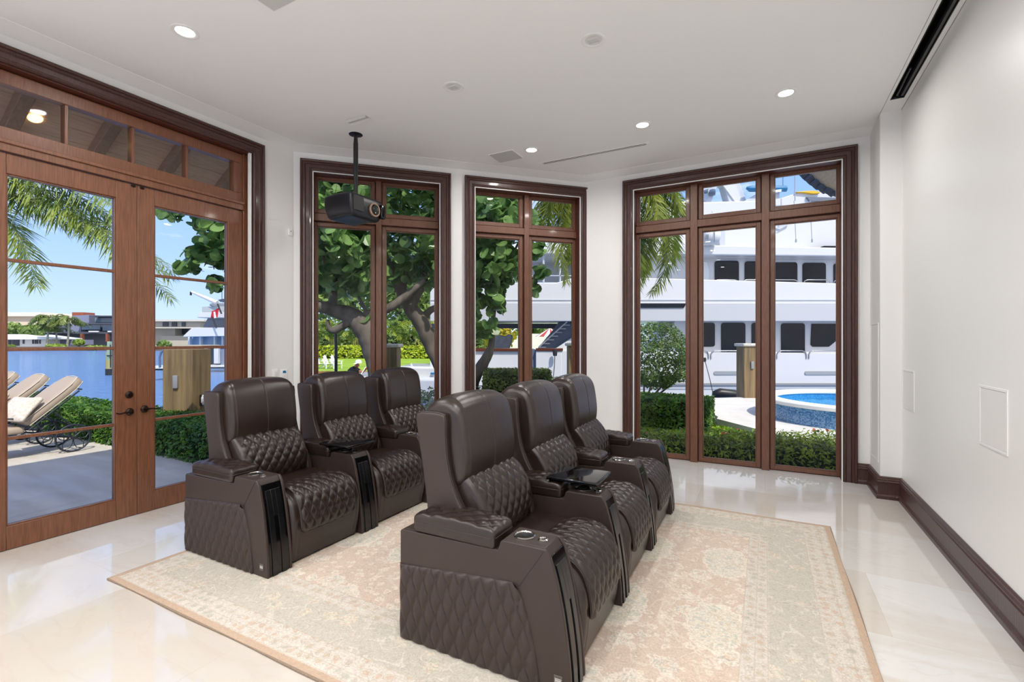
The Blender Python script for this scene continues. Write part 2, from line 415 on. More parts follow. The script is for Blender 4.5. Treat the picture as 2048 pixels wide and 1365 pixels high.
window('window_1', on_diag(0.075), math.pi / 4, 1.832, [(0.185, 0.815), (1.02, 1.645)], ZS)
window('window_2', on_diag(2.095), math.pi / 4, 1.832, [(0.185, 0.815), (1.02, 1.645)], ZS)
window('window_3', (-1.737, YB, 0), 0, 2.656, [(0.189, 0.794), (1.019, 1.631), (1.852, 2.476)], ZS)

# doors in the left wall -----------------------------------------------------
dr = sroot('window_4', (XL, 0.965, 0), math.pi / 2)      # casing, frame and transom lights over the doors
casing(2.49, 3.81, dr)
m = MB(); m.box(0.13, 0.142, 0, 0.24, 0, 3.68); m.box(2.348, 2.36, 0, 0.24, 0, 3.68); m.box(0.13, 2.36, 0, 0.24, 3.668, 3.68); m.build('jamb', M_JAMB, dr)
m = MB(); m.box(2.334, 2.346, -0.012, 0.012, 0, 3.676); m.box(2.318, 2.330, -0.008, 0.012, 0, 3.676); m.build('shade_track', M_WHITE, dr)
m = MB(); m.box(0.142, 0.30, 0.05, 0.2, 0, 3.668); m.box(2.30, 2.348, 0.06, 0.2, 0, 3.668); m.box(0.30, 2.30, 0.05, 0.2, 3.04, 3.11); m.box(0.30, 2.30, 0.035, 0.075, 3.10, 3.13)
m.build('frame', M_DOOR, dr, bevel=0.004)
m = MB(); y0, y1 = 0.08, 0.17
m.box(0.30, 2.30, y0, y1, 3.13, 3.232); m.box(0.30, 2.30, y0, y1, 3.56, 3.662); m.box(2.205, 2.30, y0, y1, 3.232, 3.56); m.box(0.27, 0.335, y0, y1, 3.232, 3.56)
for y in (1.765, 2.238, 2.70): m.box(y - 0.965 - 0.012, y - 0.965 + 0.012, y0 + 0.01, y1, 3.232, 3.56)
so = m.build('transom_sash', M_DOOR, dr, bevel=0.003)
q = MB(); q.box(0.33, 2.21, 0.12, 0.126, 3.225, 3.565); q.build('pane', glass_mat('tinted_transom_glass', (0.95, 0.94, 0.93, 1), 1.12), so, smooth=False)

def door_leaf(name, y0, y1, g0, g1, hinge):
    r = sroot(name, (XL, y0, 0), math.pi / 2); W = y1 - y0; a, b = g0 - y0, g1 - y0
    n0, n1 = 0.075, 0.125
    m = MB(); m.box(0, a, n0, n1, 0.004, 3.035); m.box(b, W, n0, n1, 0.004, 3.035); m.box(a, b, n0, n1, 0.004, 0.182); m.box(a, b, n0, n1, 2.880, 3.035)
    m.build('stile_and_rail_frame', M_DOOR, r, bevel=0.004)
    m = MB(); ring(m, a - 0.001, b + 0.001, 0.181, 2.881, 0.012, n0 + 0.01, n1 + 0.006); 
    m.build('glazing_bead', M_DOOR, r, bevel=0.003)
    m = MB()
    for z in (0.852, 1.535, 2.222): m.box(a, b, n0 + 0.012, n1 - 0.012, z - 0.0135, z + 0.0135)
    m.build('muntin_bars', M_DOOR, r, bevel=0.004)
    q = MB(); q.box(a - 0.002, b + 0.002, 0.098, 0.104, 0.18, 2.882); q.build('pane', M_GLASS, r, smooth=False)
    return r
d1 = door_leaf('door_1', 1.265, 2.262, 1.405, 2.102, 0)
d2 = door_leaf('door_2', 2.264, 3.262, 2.405, 3.105, 1)
def lever(par, y, z, sgn):
    m = MB(); m.lathe([(0.0, 0.075), (0.030, 0.073), (0.033, 0.068), (0.030, 0.060), (0.016, 0.054), (0.013, 0.03), (0.013, 0.020), (0.0, 0.018)], 24, (y, 0, z), 'y', cap=False)
    pts = [(y, 0.03, z), (y + sgn * 0.02, 0.026, z + 0.003), (y + sgn * 0.05, 0.028, z + 0.002), (y + sgn * 0.085, 0.03, z - 0.006), (y + sgn * 0.108, 0.028, z - 0.002), (y + sgn * 0.118, 0.024, z + 0.008)]
    m.tube(pts, [0.010, 0.009, 0.0075, 0.0065, 0.006, 0.004], 10)
    return m.build('door_handle', M_BRONZE, par, angle=50)
lever(d1, 2.20 - 1.265, 0.957, -1); lever(d2, 2.318 - 2.264, 0.967, 1)
m = MB(); m.lathe([(0.0, 0.075), (0.030, 0.074), (0.032, 0.066), (0.026, 0.058), (0.014, 0.054), (0.013, 0.045), (0.0, 0.044)], 24, (2.197 - 1.265, 0, 1.112), 'y', cap=False)
m.box(2.197 - 1.265 - 0.004, 2.197 - 1.265 + 0.004, 0.03, 0.05, 1.095, 1.129)
m.build('deadbolt', M_BRONZE, d1, angle=50)
for d, y in ((d1, 0.965), (d2, 0.035)):
    m = MB(); m.box(y - 0.016, y + 0.016, 0.062, 0.078, 3.01, 3.028); m.build('flush_bolt_catch', M_BRONZE, d, bevel=0.003)

# baseboards -------------------------------------------------------------------
BP = [(0.0, 0.0), (0.036, 0.0), (0.036, 0.030), (0.030, 0.046), (0.022, 0.052), (0.022, 0.160), (0.030, 0.166), (0.030, 0.176), (0.024, 0.186), (0.026, 0.196), (0.016, 0.208), (0.016, 0.216), (0.006, 0.226), (0.0, 0.226)]
def baseboard(name, path, side=1, material=None):
    """path of floor points; profile offset towards the room (left of travel * side), mitred"""
    m = MB(); pts = [Vector(p) for p in path]; n = len(BP)
    for i, p in enumerate(pts):
        d0 = (pts[i] - pts[i - 1]).normalized() if i > 0 else (pts[1] - pts[0]).normalized()
        d1_ = (pts[i + 1] - pts[i]).normalized() if i < len(pts) - 1 else d0
        n0 = Vector((-d0.y, d0.x)) * side; n1 = Vector((-d1_.y, d1_.x)) * side
        b = (n0 + n1); b = b / max(b.dot(n0), 1e-6)
        for (o, z) in BP: m.v.append((p.x + b.x * o, p.y + b.y * o, z))
    for i in range(len(pts) - 1):
        for k in range(n): k2 = (k + 1) % n; m.f.append((i * n + k, i * n + k2, (i + 1) * n + k2, (i + 1) * n + k))
    m.f.append(tuple(range(n))); m.f.append(tuple(range(len(pts) * n - 1, (len(pts) - 1) * n - 1, -1)))
    return struct(m.build(name, M_WOODD, None, angle=20))
baseboard('baseboard_right', [(0.917, YB), (1.035, YB), (1.035, 6.05), (XR, 6.05), (XR, YF)], side=-1)
baseboard('baseboard_left', [(XL, 3.452), (XL, CO), on_diag(0.075)[:2]], side=-1)
baseboard('baseboard_diagonal', [on_diag(1.907)[:2], on_diag(2.095)[:2]], side=-1)
baseboard('baseboard_back', [on_diag(3.927)[:2], (XD, YB), (-1.737, YB)], side=-1)
baseboard('baseboard_corner', [(XL, YF), (XL, 0.965)], side=-1)

# things fixed to walls and ceiling ---------------------------------------------
def wall_plate(name, label, cat, loc, rotz, w, h, extra=None, group=None):
    r = thing(name, label, cat, loc, rotz, group)
    rbox(-w / 2, w / 2, -0.007, 0.0, -h / 2, h / 2, 0.003, (1, 1, 1)).build('cover_plate', M_WHITE, r)
    return r
r = wall_plate('light_switch', 'white rocker light switch on the wall between the glass doors and corner', 'switch', (XL, 3.605, 1.213), math.pi / 2, 0.075, 0.12)
rbox(-0.017, 0.017, -0.011, -0.005, -0.034, 0.034, 0.002, (1, 1, 1)).build('rocker', mat('switch_rocker', '#e6e5e0', 0.35), r)
r = wall_plate('thermostat', 'white wall control with a small blue sticker on it', 'thermostat', (XL, 3.725, 1.205), math.pi / 2, 0.09, 0.125)
m = MB(); m.prism([(-0.022, 0.012), (0.012, 0.016), (0.016, 0.004), (0.022, -0.004), (0.02, -0.014), (-0.022, -0.014)], -0.0088, -0.0072, 'y'); m.v = [(x, y, z + 0.03) for x, y, z in m.v]
m.build('blue_sticker', mat('blue_sticker', '#1173a8', 0.5), r)
m = MB(); m.box(-0.02, 0.02, -0.009, -0.007, -0.032, -0.026); m.box(-0.006, 0.006, -0.010, -0.007, -0.020, -0.008); m.build('button', mat('switch_rocker', '#e6e5e0', 0.35), r)
r = thing('motion_sensor', 'small white wall sensor high beside the corner near the projector', 'sensor', (XL, 3.80, 2.90), math.pi / 2)
rbox(-0.03, 0.03, -0.022, 0, -0.04, 0.04, 0.008, (1, 1, 1)).build('housing', M_WHITE, r)
m = MB(); m.lathe([(0.006, -0.024), (0.006, -0.018)], 12, (0.0, 0, 0.012), 'y'); m.build('lens', M_BLACKP, r)

def access_panel(label, x, y, z, w, h, rotz):
    r = thing('access_panel', label, 'wall panel', (x, y, z), rotz)
    m = MB(); ring(m, -w / 2, w / 2, -h / 2, h / 2, 0.016, -0.006, 0.0); m.build('frame', M_WHITE, r, bevel=0.0015)
    m = MB(); m.box(-w / 2 + 0.018, w / 2 - 0.018, -0.0035, 0.0, -h / 2 + 0.018, h / 2 - 0.018); m.build('door', mat('panel_door', '#eceae6', 0.45), r)
    return r
access_panel('square white flush panel on the right wall, nearer of two', XR, 3.878, 1.135, 0.40, 0.375, -math.pi / 2)
access_panel('square white flush panel on the right wall by the pilaster', XR, 5.79, 1.135, 0.41, 0.375, -math.pi / 2)
r = thing('access_panel', 'tall narrow white panel on the pilaster return beside the wide window', 'wall panel', (1.035, 6.31, 1.07), -math.pi / 2)
m = MB(); ring(m, -0.20, 0.20, -0.72, 0.72, 0.016, -0.006, 0.0); m.build('frame', M_WHITE, r, bevel=0.0015)
m = MB(); m.box(-0.182, 0.182, -0.0035, 0.0, -0.702, 0.702); m.build('door', MATS['panel_door'], r)

# recessed lights
LAMP_W = 13.5
M_LAMP = mat('lamp_lens', '#ffffff', 0.3, emit=('#fffaf2', 6.0))
M_TRIM = mat('light_trim', '#f4f4f2', 0.4)
def downlight(label, x, y, lit=True):
    r = thing('recessed_light', label, 'ceiling light', (x, y, ZC), 0, 'recessed ceiling lights')
    m = MB(); m.lathe([(0.092, 0.0), (0.094, -0.004), (0.088, -0.007), (0.066, -0.005), (0.062, -0.002)], 32, cap=False); m.build('trim_ring', M_TRIM, r, angle=60)
    if lit:
        m = MB(); m.lathe([(0.0001, -0.003), (0.062, -0.003)], 32, cap=False); m.build('lens', M_LAMP, r, smooth=False)
        ld = bpy.data.lights.new('lamp', 'AREA'); ld.shape = 'DISK'; ld.size = 0.12; ld.energy = LAMP_W; ld.color = (1.0, 0.975, 0.945); ld.spread = math.radians(170)
        lo = bpy.data.objects.new('lamp', ld); COL.objects.link(lo); lo.parent = r; lo.location = (0, 0, -0.012)
    else:
        m = MB(); m.lathe([(0.067, -0.004), (0.060, -0.0025), (0.0001, -0.0025)], 32, cap=False); m.build('baffle', mat('grey_baffle', '#e2e2e0', 0.6), r)
        rbox(-0.040, 0.040, -0.028, 0.028, -0.008, 0.0, 0.003, (1, 1, 1)).build('gimbal', mat('gimbal_grey', '#d4d4d2', 0.5), r)
    return r
for (x, y, lab) in ((-3.838, 2.009, 'lit recessed light in the ceiling near the glass doors'), (0.173, 5.138, 'lit recessed light in front of the wide window'),
                    (-1.161, 5.177, 'lit recessed light at the end of the linear air slot'), (-2.502, 5.223, 'lit recessed light beside the square ceiling speaker')):
    downlight(lab, x, y)
downlight('unlit round ceiling fixture over the front row of recliners', -1.167, 3.539, False)
downlight('unlit round ceiling fixture between projector and centre of room', -2.511, 3.595, False)
for x, a in ((-3.838, 'by the glass door wall'), (-2.5, 'left of centre'), (-1.165, 'right of centre'), (0.173, 'by the screen wall')):
    for y, b in ((0.4, 'over the camera'), (-1.2, 'one row behind the camera'), (-2.7, 'near the rear wall')): downlight('unseen recessed light added for brightness, %s, %s' % (b, a), x, y)  # rows of out-of-view lamps added to brighten the room
downlight('unseen recessed light added for brightness near the screen wall', 0.173, 2.0); downlight('unseen recessed light added for brightness over the rug edge', -1.165, 1.6)  # two more lamps above the view, added for brightness
# speakers, air slot, cable patch
def ceiling_speaker(x0, y0, label):
    r = thing('ceiling_speaker', label, 'speaker', (x0 + 0.17, y0 + 0.15, ZC), 0, 'square ceiling speakers')
    rbox(-0.17, 0.17, -0.15, 0.15, -0.006, 0.0, 0.002, (1, 1, 1)).build('frame', M_CEIL, r)
    m = MB(); m.box(-0.163, 0.163, -0.143, 0.143, -0.0068, -0.004); m.build('grille', mat('speaker_grille', '#d2d2d0', 0.7, bump=0.3, bscale=400), r)
ceiling_speaker(-3.04, 5.10, 'square white ceiling speaker near the middle window'); ceiling_speaker(-3.047, 1.877, 'square white ceiling speaker cut off by the top of the photo')
r = thing('air_slot', 'long white linear air slot with two dark gaps', 'air vent', (-1.894, 5.69, ZC))
rbox(-0.70, 0.70, -0.035, 0.035, -0.004, 0.0, 0.001, (1, 1, 1)).build('frame', M_CEIL, r)
m = MB(); m.box(-0.66, 0.66, -0.020, -0.008, -0.0046, -0.003); m.box(-0.66, 0.66, 0.008, 0.020, -0.0046, -0.003); m.build('slot', mat('dark_gap', '#2b2b2b', 0.8), r)
r = MB(); G = [[(x + random.Random(i * 7 + j).uniform(-0.012, 0.012), y, -0.004 - 0.006 * ((i * 3 + j * 5) % 3)) for j, y in enumerate(np.linspace(-0.05, 0.05, 5))] for i, x in enumerate(np.linspace(-0.14, 0.14, 9))]
r.grid(G); r.box(-0.14, 0.14, -0.045, 0.045, -0.003, 0.0)
o = r.build('cable_cover', mat('cable_cover', '#dfdfdd', 0.6), None, loc=(-3.76, 3.655, ZC), smooth=False); tag(o, 'crumpled white cable cover taped to the ceiling beside the projector pole', 'cable cover')

# projection screen in its ceiling slot
r = thing('projection_screen', 'black motorised screen housing recessed in the ceiling along the right wall', 'projection screen', (1.117, 2.0, ZC))
y0, y1 = YF + 0.3 - 2.0, SY - 2.0
M_HOUSE = mat('black_housing', '#0c0c0e', 0.5)
m = MB(); m.box(-0.053, -0.048, y0, y1, 0.0, 0.20); m.box(0.048, 0.053, y0, y1, 0.0, 0.20); m.box(-0.053, 0.053, y0, y1, 0.19, 0.2); m.box(-0.053, 0.053, y1 - 0.004, y1, 0.03, 0.2)
m.build('housing', M_HOUSE, r)
m = MB(); m.box(-0.053, 0.053, y1 - 0.006, y1, 0.0, 0.03); m.build('end_cap', M_STEEL, r)
m = MB(); m.tube([(-0.03, y0, 0.10), (-0.03, y1 - 0.03, 0.10)], 0.018, 12); m.tube([(-0.002, y1 - 0.5, 0.05), (-0.002, y1 - 0.02, 0.03)], 0.011, 10); m.build('roller', mat('dark_grey_metal', '#4a4a4e', 0.35, metal=0.6), r)
m = MB(); m.box(0.024, 0.044, y0, y1 - 0.02, 0.012, 0.05); m.build('bottom_bar', mat('bottom_bar_grey', '#3f4043', 0.4), r)
m = MB(); m.box(-0.083, -0.080, y0, y1 + 0.405, -0.0025, 0.0); m.box(0.0895, 0.0925, y0, 6.05 - 2.0, -0.0025, 0.0); m.build('trim_line', mat('shadow_gap', '#8d8d8b', 0.6), r)

# projector -----------------------------------------------------------------------
r = thing('projector', 'black projector hanging from a ceiling pole before the left diagonal window', 'projector', (-4.10, 3.93, ZC))
def pdef(p, n):
    x, y, z = p; t = max(0.0, min(1.0, (3.12 - ZC - z) / 0.17)); s = 1 - 0.20 * t * t
    return np.array([x * (1 - 0.10 * t * t), y * s, z + 0.015 * math.cos(min(1, abs(x) / 0.24) * math.pi / 2)])
rbox(-0.235, 0.20, -0.235, 0.245, 2.95 - ZC, 3.205 - ZC, 0.035, (6, 6, 5), pdef).build('body', mat('projector_body', '#1b1c21', 0.33), r, angle=60)
m = MB(); m.lathe([(0.0001, -0.006), (0.066, -0.006), (0.075, -0.003), (0.075, 0.0)], 24, cap=False); m.tube([(0, 0, -0.005), (0, 0, -0.12)], [0.018, 0.026], 14); m.tube([(0, 0, -0.1), (0, 0, -0.40)], 0.026, 16)
m.tube([(0, 0, -0.40), (0, 0, -0.42)], 0.029, 16); m.tube([(0, 0, -0.42), (0, 0, -0.70)], 0.024, 16)
o = m.build('ceiling_pole', M_BLACKP, r, angle=60); o.location = (0.04, -0.02, 0)
m = MB()
for a in (0.4, 1.6, 2.8, 4.0): m.tube([(0.04, -0.02, -0.69), (0.04 + 0.14 * math.cos(a), -0.02 + 0.14 * math.sin(a), -0.715)], 0.009, 6)
m.build('mount_arms', M_BLACKP, r)
m = MB(); m.box(0.197, 0.204, -0.21, -0.06, -0.90, -0.745); m.build('vent_grille', M_HOUSE, r)
for k in range(9): pass
m = MB(); c = (0.205, 0.10, -0.84)
m.lathe([(0.075, -0.02), (0.078, 0.012), (0.070, 0.016), (0.060, 0.012)], 28, c, 'x', cap=False); o = m.build('lens_ring', mat('lens_ring_brass', '#c9a890', 0.3, metal=0.5), r)
m = MB(); m.lathe([(0.060, 0.014), (0.045, 0.0), (0.03, -0.004), (0.0001, 0.004)], 28, c, 'x', cap=False); m.build('lens', mat('lens_glass', '#0a0d16', 0.04, coat=1), r, angle=60)
rbox(0.19, 0.235, 0.185, 0.25, -0.92, -0.76, 0.012, (1, 1, 1)).build('side_lens_hood', mat('gloss_black', '#08080a', 0.08), r)
# ------------------------------------------------------------------ rug
def rug_mat(W, D):
    m = bpy.data.materials.new('faded_floral_rug'); m.use_nodes = True; nt = m.node_tree; N = nt.nodes.new; L = nt.links.new
    b = nt.nodes['Principled BSDF']; b.inputs['Roughness'].default_value = 0.95; b.inputs['Specular IOR Level'].default_value = 0.1
    tc = N('ShaderNodeTexCoord'); sep = N('ShaderNodeSeparateXYZ'); L(tc.outputs['Object'], sep.inputs[0])
    def M(op, a, c=None, d=None):
        n = N('ShaderNodeMath'); n.operation = op
        for i, q in enumerate((a, c, d)):
            if q is None: continue
            if isinstance(q, (int, float)): n.inputs[i].default_value = q
            else: L(q, n.inputs[i])
        return n.outputs[0]
    ax = M('SUBTRACT', W / 2, M('ABSOLUTE', sep.outputs[0])); ay = M('SUBTRACT', D / 2, M('ABSOLUTE', sep.outputs[1])); e = M('MINIMUM', ax, ay)   # distance to the nearest edge
    def ramp(inp, stops, interp='LINEAR'):
        r = N('ShaderNodeValToRGB'); L(inp, r.inputs[0]); r.color_ramp.interpolation = interp; el = r.color_ramp.elements
        el[0].position, el[0].color = stops[0][0], srgb(stops[0][1]); el[1].position, el[1].color = stops[-1][0], srgb(stops[-1][1])
        for p, c in stops[1:-1]: q = el.new(p); q.color = srgb(c)
        return r.outputs[0]
    def mix(f, a, c, t='MIX'):
        n = N('ShaderNodeMixRGB'); n.blend_type = t
        if isinstance(f, (int, float)): n.inputs[0].default_value = f
        else: L(f, n.inputs[0])
        for k, q in ((1, a), (2, c)):
            if isinstance(q, str): n.inputs[k].default_value = srgb(q)
            else: L(q, n.inputs[k])
        return n.outputs[0]
    def noise(sc, det=3, dist=0.0, vec=None):
        n = N('ShaderNodeTexNoise'); n.inputs['Scale'].default_value = sc; n.inputs['Detail'].default_value = det; n.inputs['Distortion'].default_value = dist
        L(vec or tc.outputs['Object'], n.inputs['Vector']); return n
    def vor(sc, feat='F1', vec=None, rnd=1.0):
        n = N('ShaderNodeTexVoronoi'); n.feature = feat; n.inputs['Scale'].default_value = sc; n.inputs['Randomness'].default_value = rnd
        L(vec or tc.outputs['Object'], n.inputs['Vector']); return n
    def band(x, lo, hi, s=0.002):
        n = N('ShaderNodeMapRange'); n.inputs[1].default_value = lo - s; n.inputs[2].default_value = lo; L(x, n.inputs[0])
        k = N('ShaderNodeMapRange'); k.inputs[1].default_value = hi; k.inputs[2].default_value = hi + s; k.inputs[3].default_value = 1; k.inputs[4].default_value = 0; L(x, k.inputs[0])
        return M('MULTIPLY', n.outputs[0], k.outputs[0])
    # warped coordinates give curling outlines
    def warp(sc, amt):
        nw = noise(sc, 3); sb_ = N('ShaderNodeVectorMath'); sb_.operation = 'SUBTRACT'; L(nw.outputs['Color'], sb_.inputs[0]); sb_.inputs[1].default_value = (0.5, 0.5, 0.5)
        sc_ = N('ShaderNodeVectorMath'); sc_.operation = 'SCALE'; L(sb_.outputs[0], sc_.inputs[0]); sc_.inputs[3].default_value = amt
        wv = N('ShaderNodeVectorMath'); wv.operation = 'ADD'; L(tc.outputs['Object'], wv.inputs[0]); L(sc_.outputs[0], wv.inputs[1]); return wv.outputs[0]
    W_ = warp(6.0, 0.13); W2 = warp(17.0, 0.055)
    def petal(v, lo, hi, pn=6.0, amp=0.25):
        """flower outline: distance shrunk and grown with a fine ripple"""
        rp = noise(24, 1, 0.0, W2); return band(M('ADD', v.outputs['Distance'], M('MULTIPLY', M('SUBTRACT', rp.outputs['Fac'], 0.5), hi * amp * 4)), lo, hi, 0.006)
    # field
    peach = mix(noise(1.7, 3).outputs['Fac'], '#d5c0b0', '#dccbbc')
    peach = mix(M('MULTIPLY', noise(70, 3).outputs['Fac'], 0.5), peach, '#cbb19d')
    vn = noise(3.6, 1, 0.6); vine = band(M('ABSOLUTE', M('SUBTRACT', vn.outputs['Fac'], 0.5)), -0.01, 0.010, 0.006); field = mix(M('MULTIPLY', vine, 0.5), peach, '#e4dac9')
    vn2 = noise(7.0, 1, 0.8, W_); vine2 = band(M('ABSOLUTE', M('SUBTRACT', vn2.outputs['Fac'], 0.52)), -0.01, 0.009, 0.006); field = mix(M('MULTIPLY', vine2, 0.5), field, '#d6cbbb')
    v1 = vor(4.4, 'F1', W2); flower = petal(v1, -0.3, 0.27)
    fcol = ramp(noise(30, 3, 1.5, W2).outputs['Fac'], [(0.38, '#c2bfb4'), (0.48, '#dfd5c4'), (0.56, '#e5dccd'), (0.66, '#cfb5a0')])
    field = mix(M('MULTIPLY', petal(v1, -0.3, 0.31), 0.7), field, '#e6ddce'); field = mix(flower, field, fcol)
    field = mix(M('MULTIPLY', petal(v1, -0.3, 0.10), 0.55), field, '#d9bfa8')
    v2 = vor(15.0, 'F1', W2); field = mix(M('MULTIPLY', band(v2.outputs['Distance'], -0.01, 0.34, 0.04), 0.55), field, '#ece2d3'); field = mix(M('MULTIPLY', band(v2.outputs['Distance'], -0.01, 0.14, 0.04), 0.5), field, '#c8b39c')
    # large medallions on a regular lattice
    mp = N('ShaderNodeMapping'); L(W2, mp.inputs[0]); mp.inputs['Scale'].default_value = (1.9, 1.15, 1); mp.inputs['Location'].default_value = (0.25, 0.4, 0)
    v3 = vor(1.0, 'F1', mp.outputs[0], 0.0); mcol = ramp(noise(20, 3, 1.2, W2).outputs['Fac'], [(0.38, '#c4c3b9'), (0.5, '#e3dac9'), (0.62, '#d0c4b0')])
    field = mix(M('MULTIPLY', petal(v3, -0.3, 0.29, amp=0.12), 0.8), field, '#e8dfcf'); field = mix(M('MULTIPLY', petal(v3, -0.3, 0.26, amp=0.12), 0.85), field, mcol)
    # main border: grey with flowers and scrolls
    gb = mix(noise(45, 3).outputs['Fac'], '#cfc8bb', '#c1bcb1')
    vb = noise(5.5, 1, 1.0); border = mix(M('MULTIPLY', band(M('ABSOLUTE', M('SUBTRACT', vb.outputs['Fac'], 0.5)), -0.01, 0.014, 0.008), 0.5), gb, '#e2dace')
    v4 = vor(5.2, 'F1', W2); bcol = ramp(noise(28, 3, 1.2, W2).outputs['Fac'], [(0.36, '#cdb9a6'), (0.5, '#e0d6c4'), (0.64, '#bfbda9')])
    border = mix(M('MULTIPLY', petal(v4, -0.3, 0.26), 0.85), border, bcol)
    v5 = vor(20.0, 'F1', W2); border = mix(M('MULTIPLY', band(v5.outputs['Distance'], -0.01, 0.25, 0.05), 0.4), border, '#b9b4a8')
    # guard stripes: cream with small motifs
    cream = mix(noise(60, 2).outputs['Fac'], '#dcd5ca', '#d2c9bd')
    v6 = vor(15.0, 'F1', W2, 0.45); guard = mix(M('MULTIPLY', band(v6.outputs['Distance'], -0.01, 0.26, 0.06), 0.7), cream, ramp(noise(2.0, 1).outputs['Fac'], [(0.4, '#c2b59e'), (0.5, '#d0ae98'), (0.6, '#b4b3a5')]))
    guard = mix(M('MULTIPLY', band(v6.outputs['Distance'], 0.36, 0.42, 0.02), 0.4), guard, '#c0b4a2')
    col = mix(band(e, 0.0, 0.60), field, guard); col = mix(band(e, 0.215, 0.47), col, border)
    for p in (0.10, 0.210, 0.475, 0.535, 0.600, 0.045): col = mix(M('MULTIPLY', band(e, p, p + 0.005, 0.002), 0.55), col, '#c4b8a6')
    col = mix(band(e, -0.1, 0.042), col, mix(noise(50, 2, 0).outputs['Fac'], '#bda18a', '#cab19b'))
    col = mix(band(e, -0.1, 0.004), col, '#8f7c69')
    ol = noise(13, 2, 1.2, W2); col = mix(M('MULTIPLY', band(M('ABSOLUTE', M('SUBTRACT', ol.outputs['Fac'], 0.5)), -0.01, 0.006, 0.010), 0.32), col, '#a09084')
    ol2 = noise(23, 2, 0.8, W2); col = mix(M('MULTIPLY', band(M('ABSOLUTE', M('SUBTRACT', ol2.outputs['Fac'], 0.45)), -0.01, 0.008, 0.012), 0.25), col, '#97908a')
    mo = noise(85, 4); col = mix(M('MULTIPLY', band(mo.outputs['Fac'], 0.54, 1.0, 0.08), 0.22), col, '#a3958a')
    wear = noise(120, 2); col = mix(M('MULTIPLY', wear.outputs['Fac'], 0.22), col, '#e8e0d4', 'SOFT_LIGHT')
    L(col, b.inputs['Base Color'])
    bp = N('ShaderNodeBump'); bp.inputs['Strength'].default_value = 0.35; bp.inputs['Distance'].default_value = 0.004; L(noise(170, 3).outputs['Fac'], bp.inputs['Height']); L(bp.outputs[0], b.inputs['Normal'])
    return m
RX0, RX1, RY0, RY1 = -3.885, 0.492, 1.548, 4.885
rw, rd = RX1 - RX0, RY1 - RY0
rug = rbox(-rw / 2, rw / 2, -rd / 2, rd / 2, 0.0, 0.013, 0.006, (30, 24, 1), lambda p, n: p + np.array([0.004 * math.sin(p[1] * 5), 0.004 * math.sin(p[0] * 6), 0])).build('area_rug', rug_mat(rw, rd), None, loc=((RX0 + RX1) / 2, (RY0 + RY1) / 2, 0.001))
tag(rug, 'large faded peach and cream floral rug under both recliner rows', 'rug')

# ------------------------------------------------------------------ recliners
M_LEATH = mat('dark_brown_leather', '#281c18', 0.28, bump=0.08, bscale=260, spec=0.6, color2='#2d211c', scale=3)
M_LEATHS = mat('matte_brown_leather', '#352924', 0.42, bump=0.12, bscale=300, color2='#392c27', scale=3)
M_GLOSSB = mat('gloss_black', '#060607', 0.10, spec=0.35)
M_CHROME = mat('polished_chrome', '#cfcac4', 0.12, metal=1.0)
M_WELL = mat('cup_well_black', '#0a0a0a', 0.35)

def diamond(a, b, w, h):
    p, q = a / w + b / h, a / w - b / h
    return (abs(math.sin(math.pi * p)) ** 0.46) * (abs(math.sin(math.pi * q)) ** 0.46)
def edge_fade(t, w):
    return max(0.0, min(1.0, t / w)) ** 0.6

def loft_y(profile, y0, y1, r, ny=10, closed=True, deform=None, rn=4):
    """closed x-z outline swept in y with rounded ends; deform(k, p, n, v)"""
    pr = np.array(profile, float); n = len(pr)
    t = np.roll(pr, -1, 0) - np.roll(pr, 1, 0); t /= np.maximum(np.linalg.norm(t, axis=1), 1e-9)[:, None]
    nr = np.stack([t[:, 1], -t[:, 0]], 1)
    area = 0.5 * np.sum(pr[:, 0] * np.roll(pr[:, 1], -1) - np.roll(pr[:, 0], -1) * pr[:, 1])
    if area < 0: nr = -nr
    ys = []; ins = []
    for i in range(rn + 1):
        a = math.pi / 2 * i / rn; ys.append(y0 + r * (1 - math.cos(a)) if False else y0 + r * (1 - math.cos(a))); ins.append(r * (1 - math.sin(a)))
    for q in np.linspace(y0 + r, y1 - r, ny + 1)[1:-1]: ys.append(q); ins.append(0)
    for i in range(rn, -1, -1):
        a = math.pi / 2 * i / rn; ys.append(y1 - r * (1 - math.cos(a))); ins.append(r * (1 - math.sin(a)))
    m = MB(); k = len(ys)
    for y, q in zip(ys, ins):
        for i in range(n):
            p = pr[i] - nr[i] * q
            pt = np.array([p[0], y, p[1]])
            if deform: pt = deform(i / (n - 1), pt, np.array([nr[i][0], 0, nr[i][1]]), (y - y0) / (y1 - y0), q)
            m.v.append(tuple(pt))
    for j in range(k - 1):
        for i in range(n): i2 = (i + 1) % n; m.f.append((j * n + i, j * n + i2, (j + 1) * n + i2, (j + 1) * n + i))
    m.f.append(tuple(range(n))); m.f.append(tuple(range(k * n - 1, (k - 1) * n - 1, -1)))
    return m

AW = 0.19                 # arm width
PITCH = 0.84
FRONT = [(0.850, 0.640), (0.872, 0.612), (0.895, 0.540), (0.918, 0.450), (0.940, 0.340), (0.958, 0.220), (0.970, 0.110), (0.976, 0.001)]
_fr = spline(FRONT, 16)
ARM_OUT = [(0.0, 0.001), (0.0, 0.570), (0.012, 0.580), (0.60, 0.588), (0.615, 0.632), (0.628, 0.640)] + [tuple(q) for q in _fr]
ARM_IN = [(x if x < 0.7 else x - 0.010, z) for x, z in ARM_OUT]

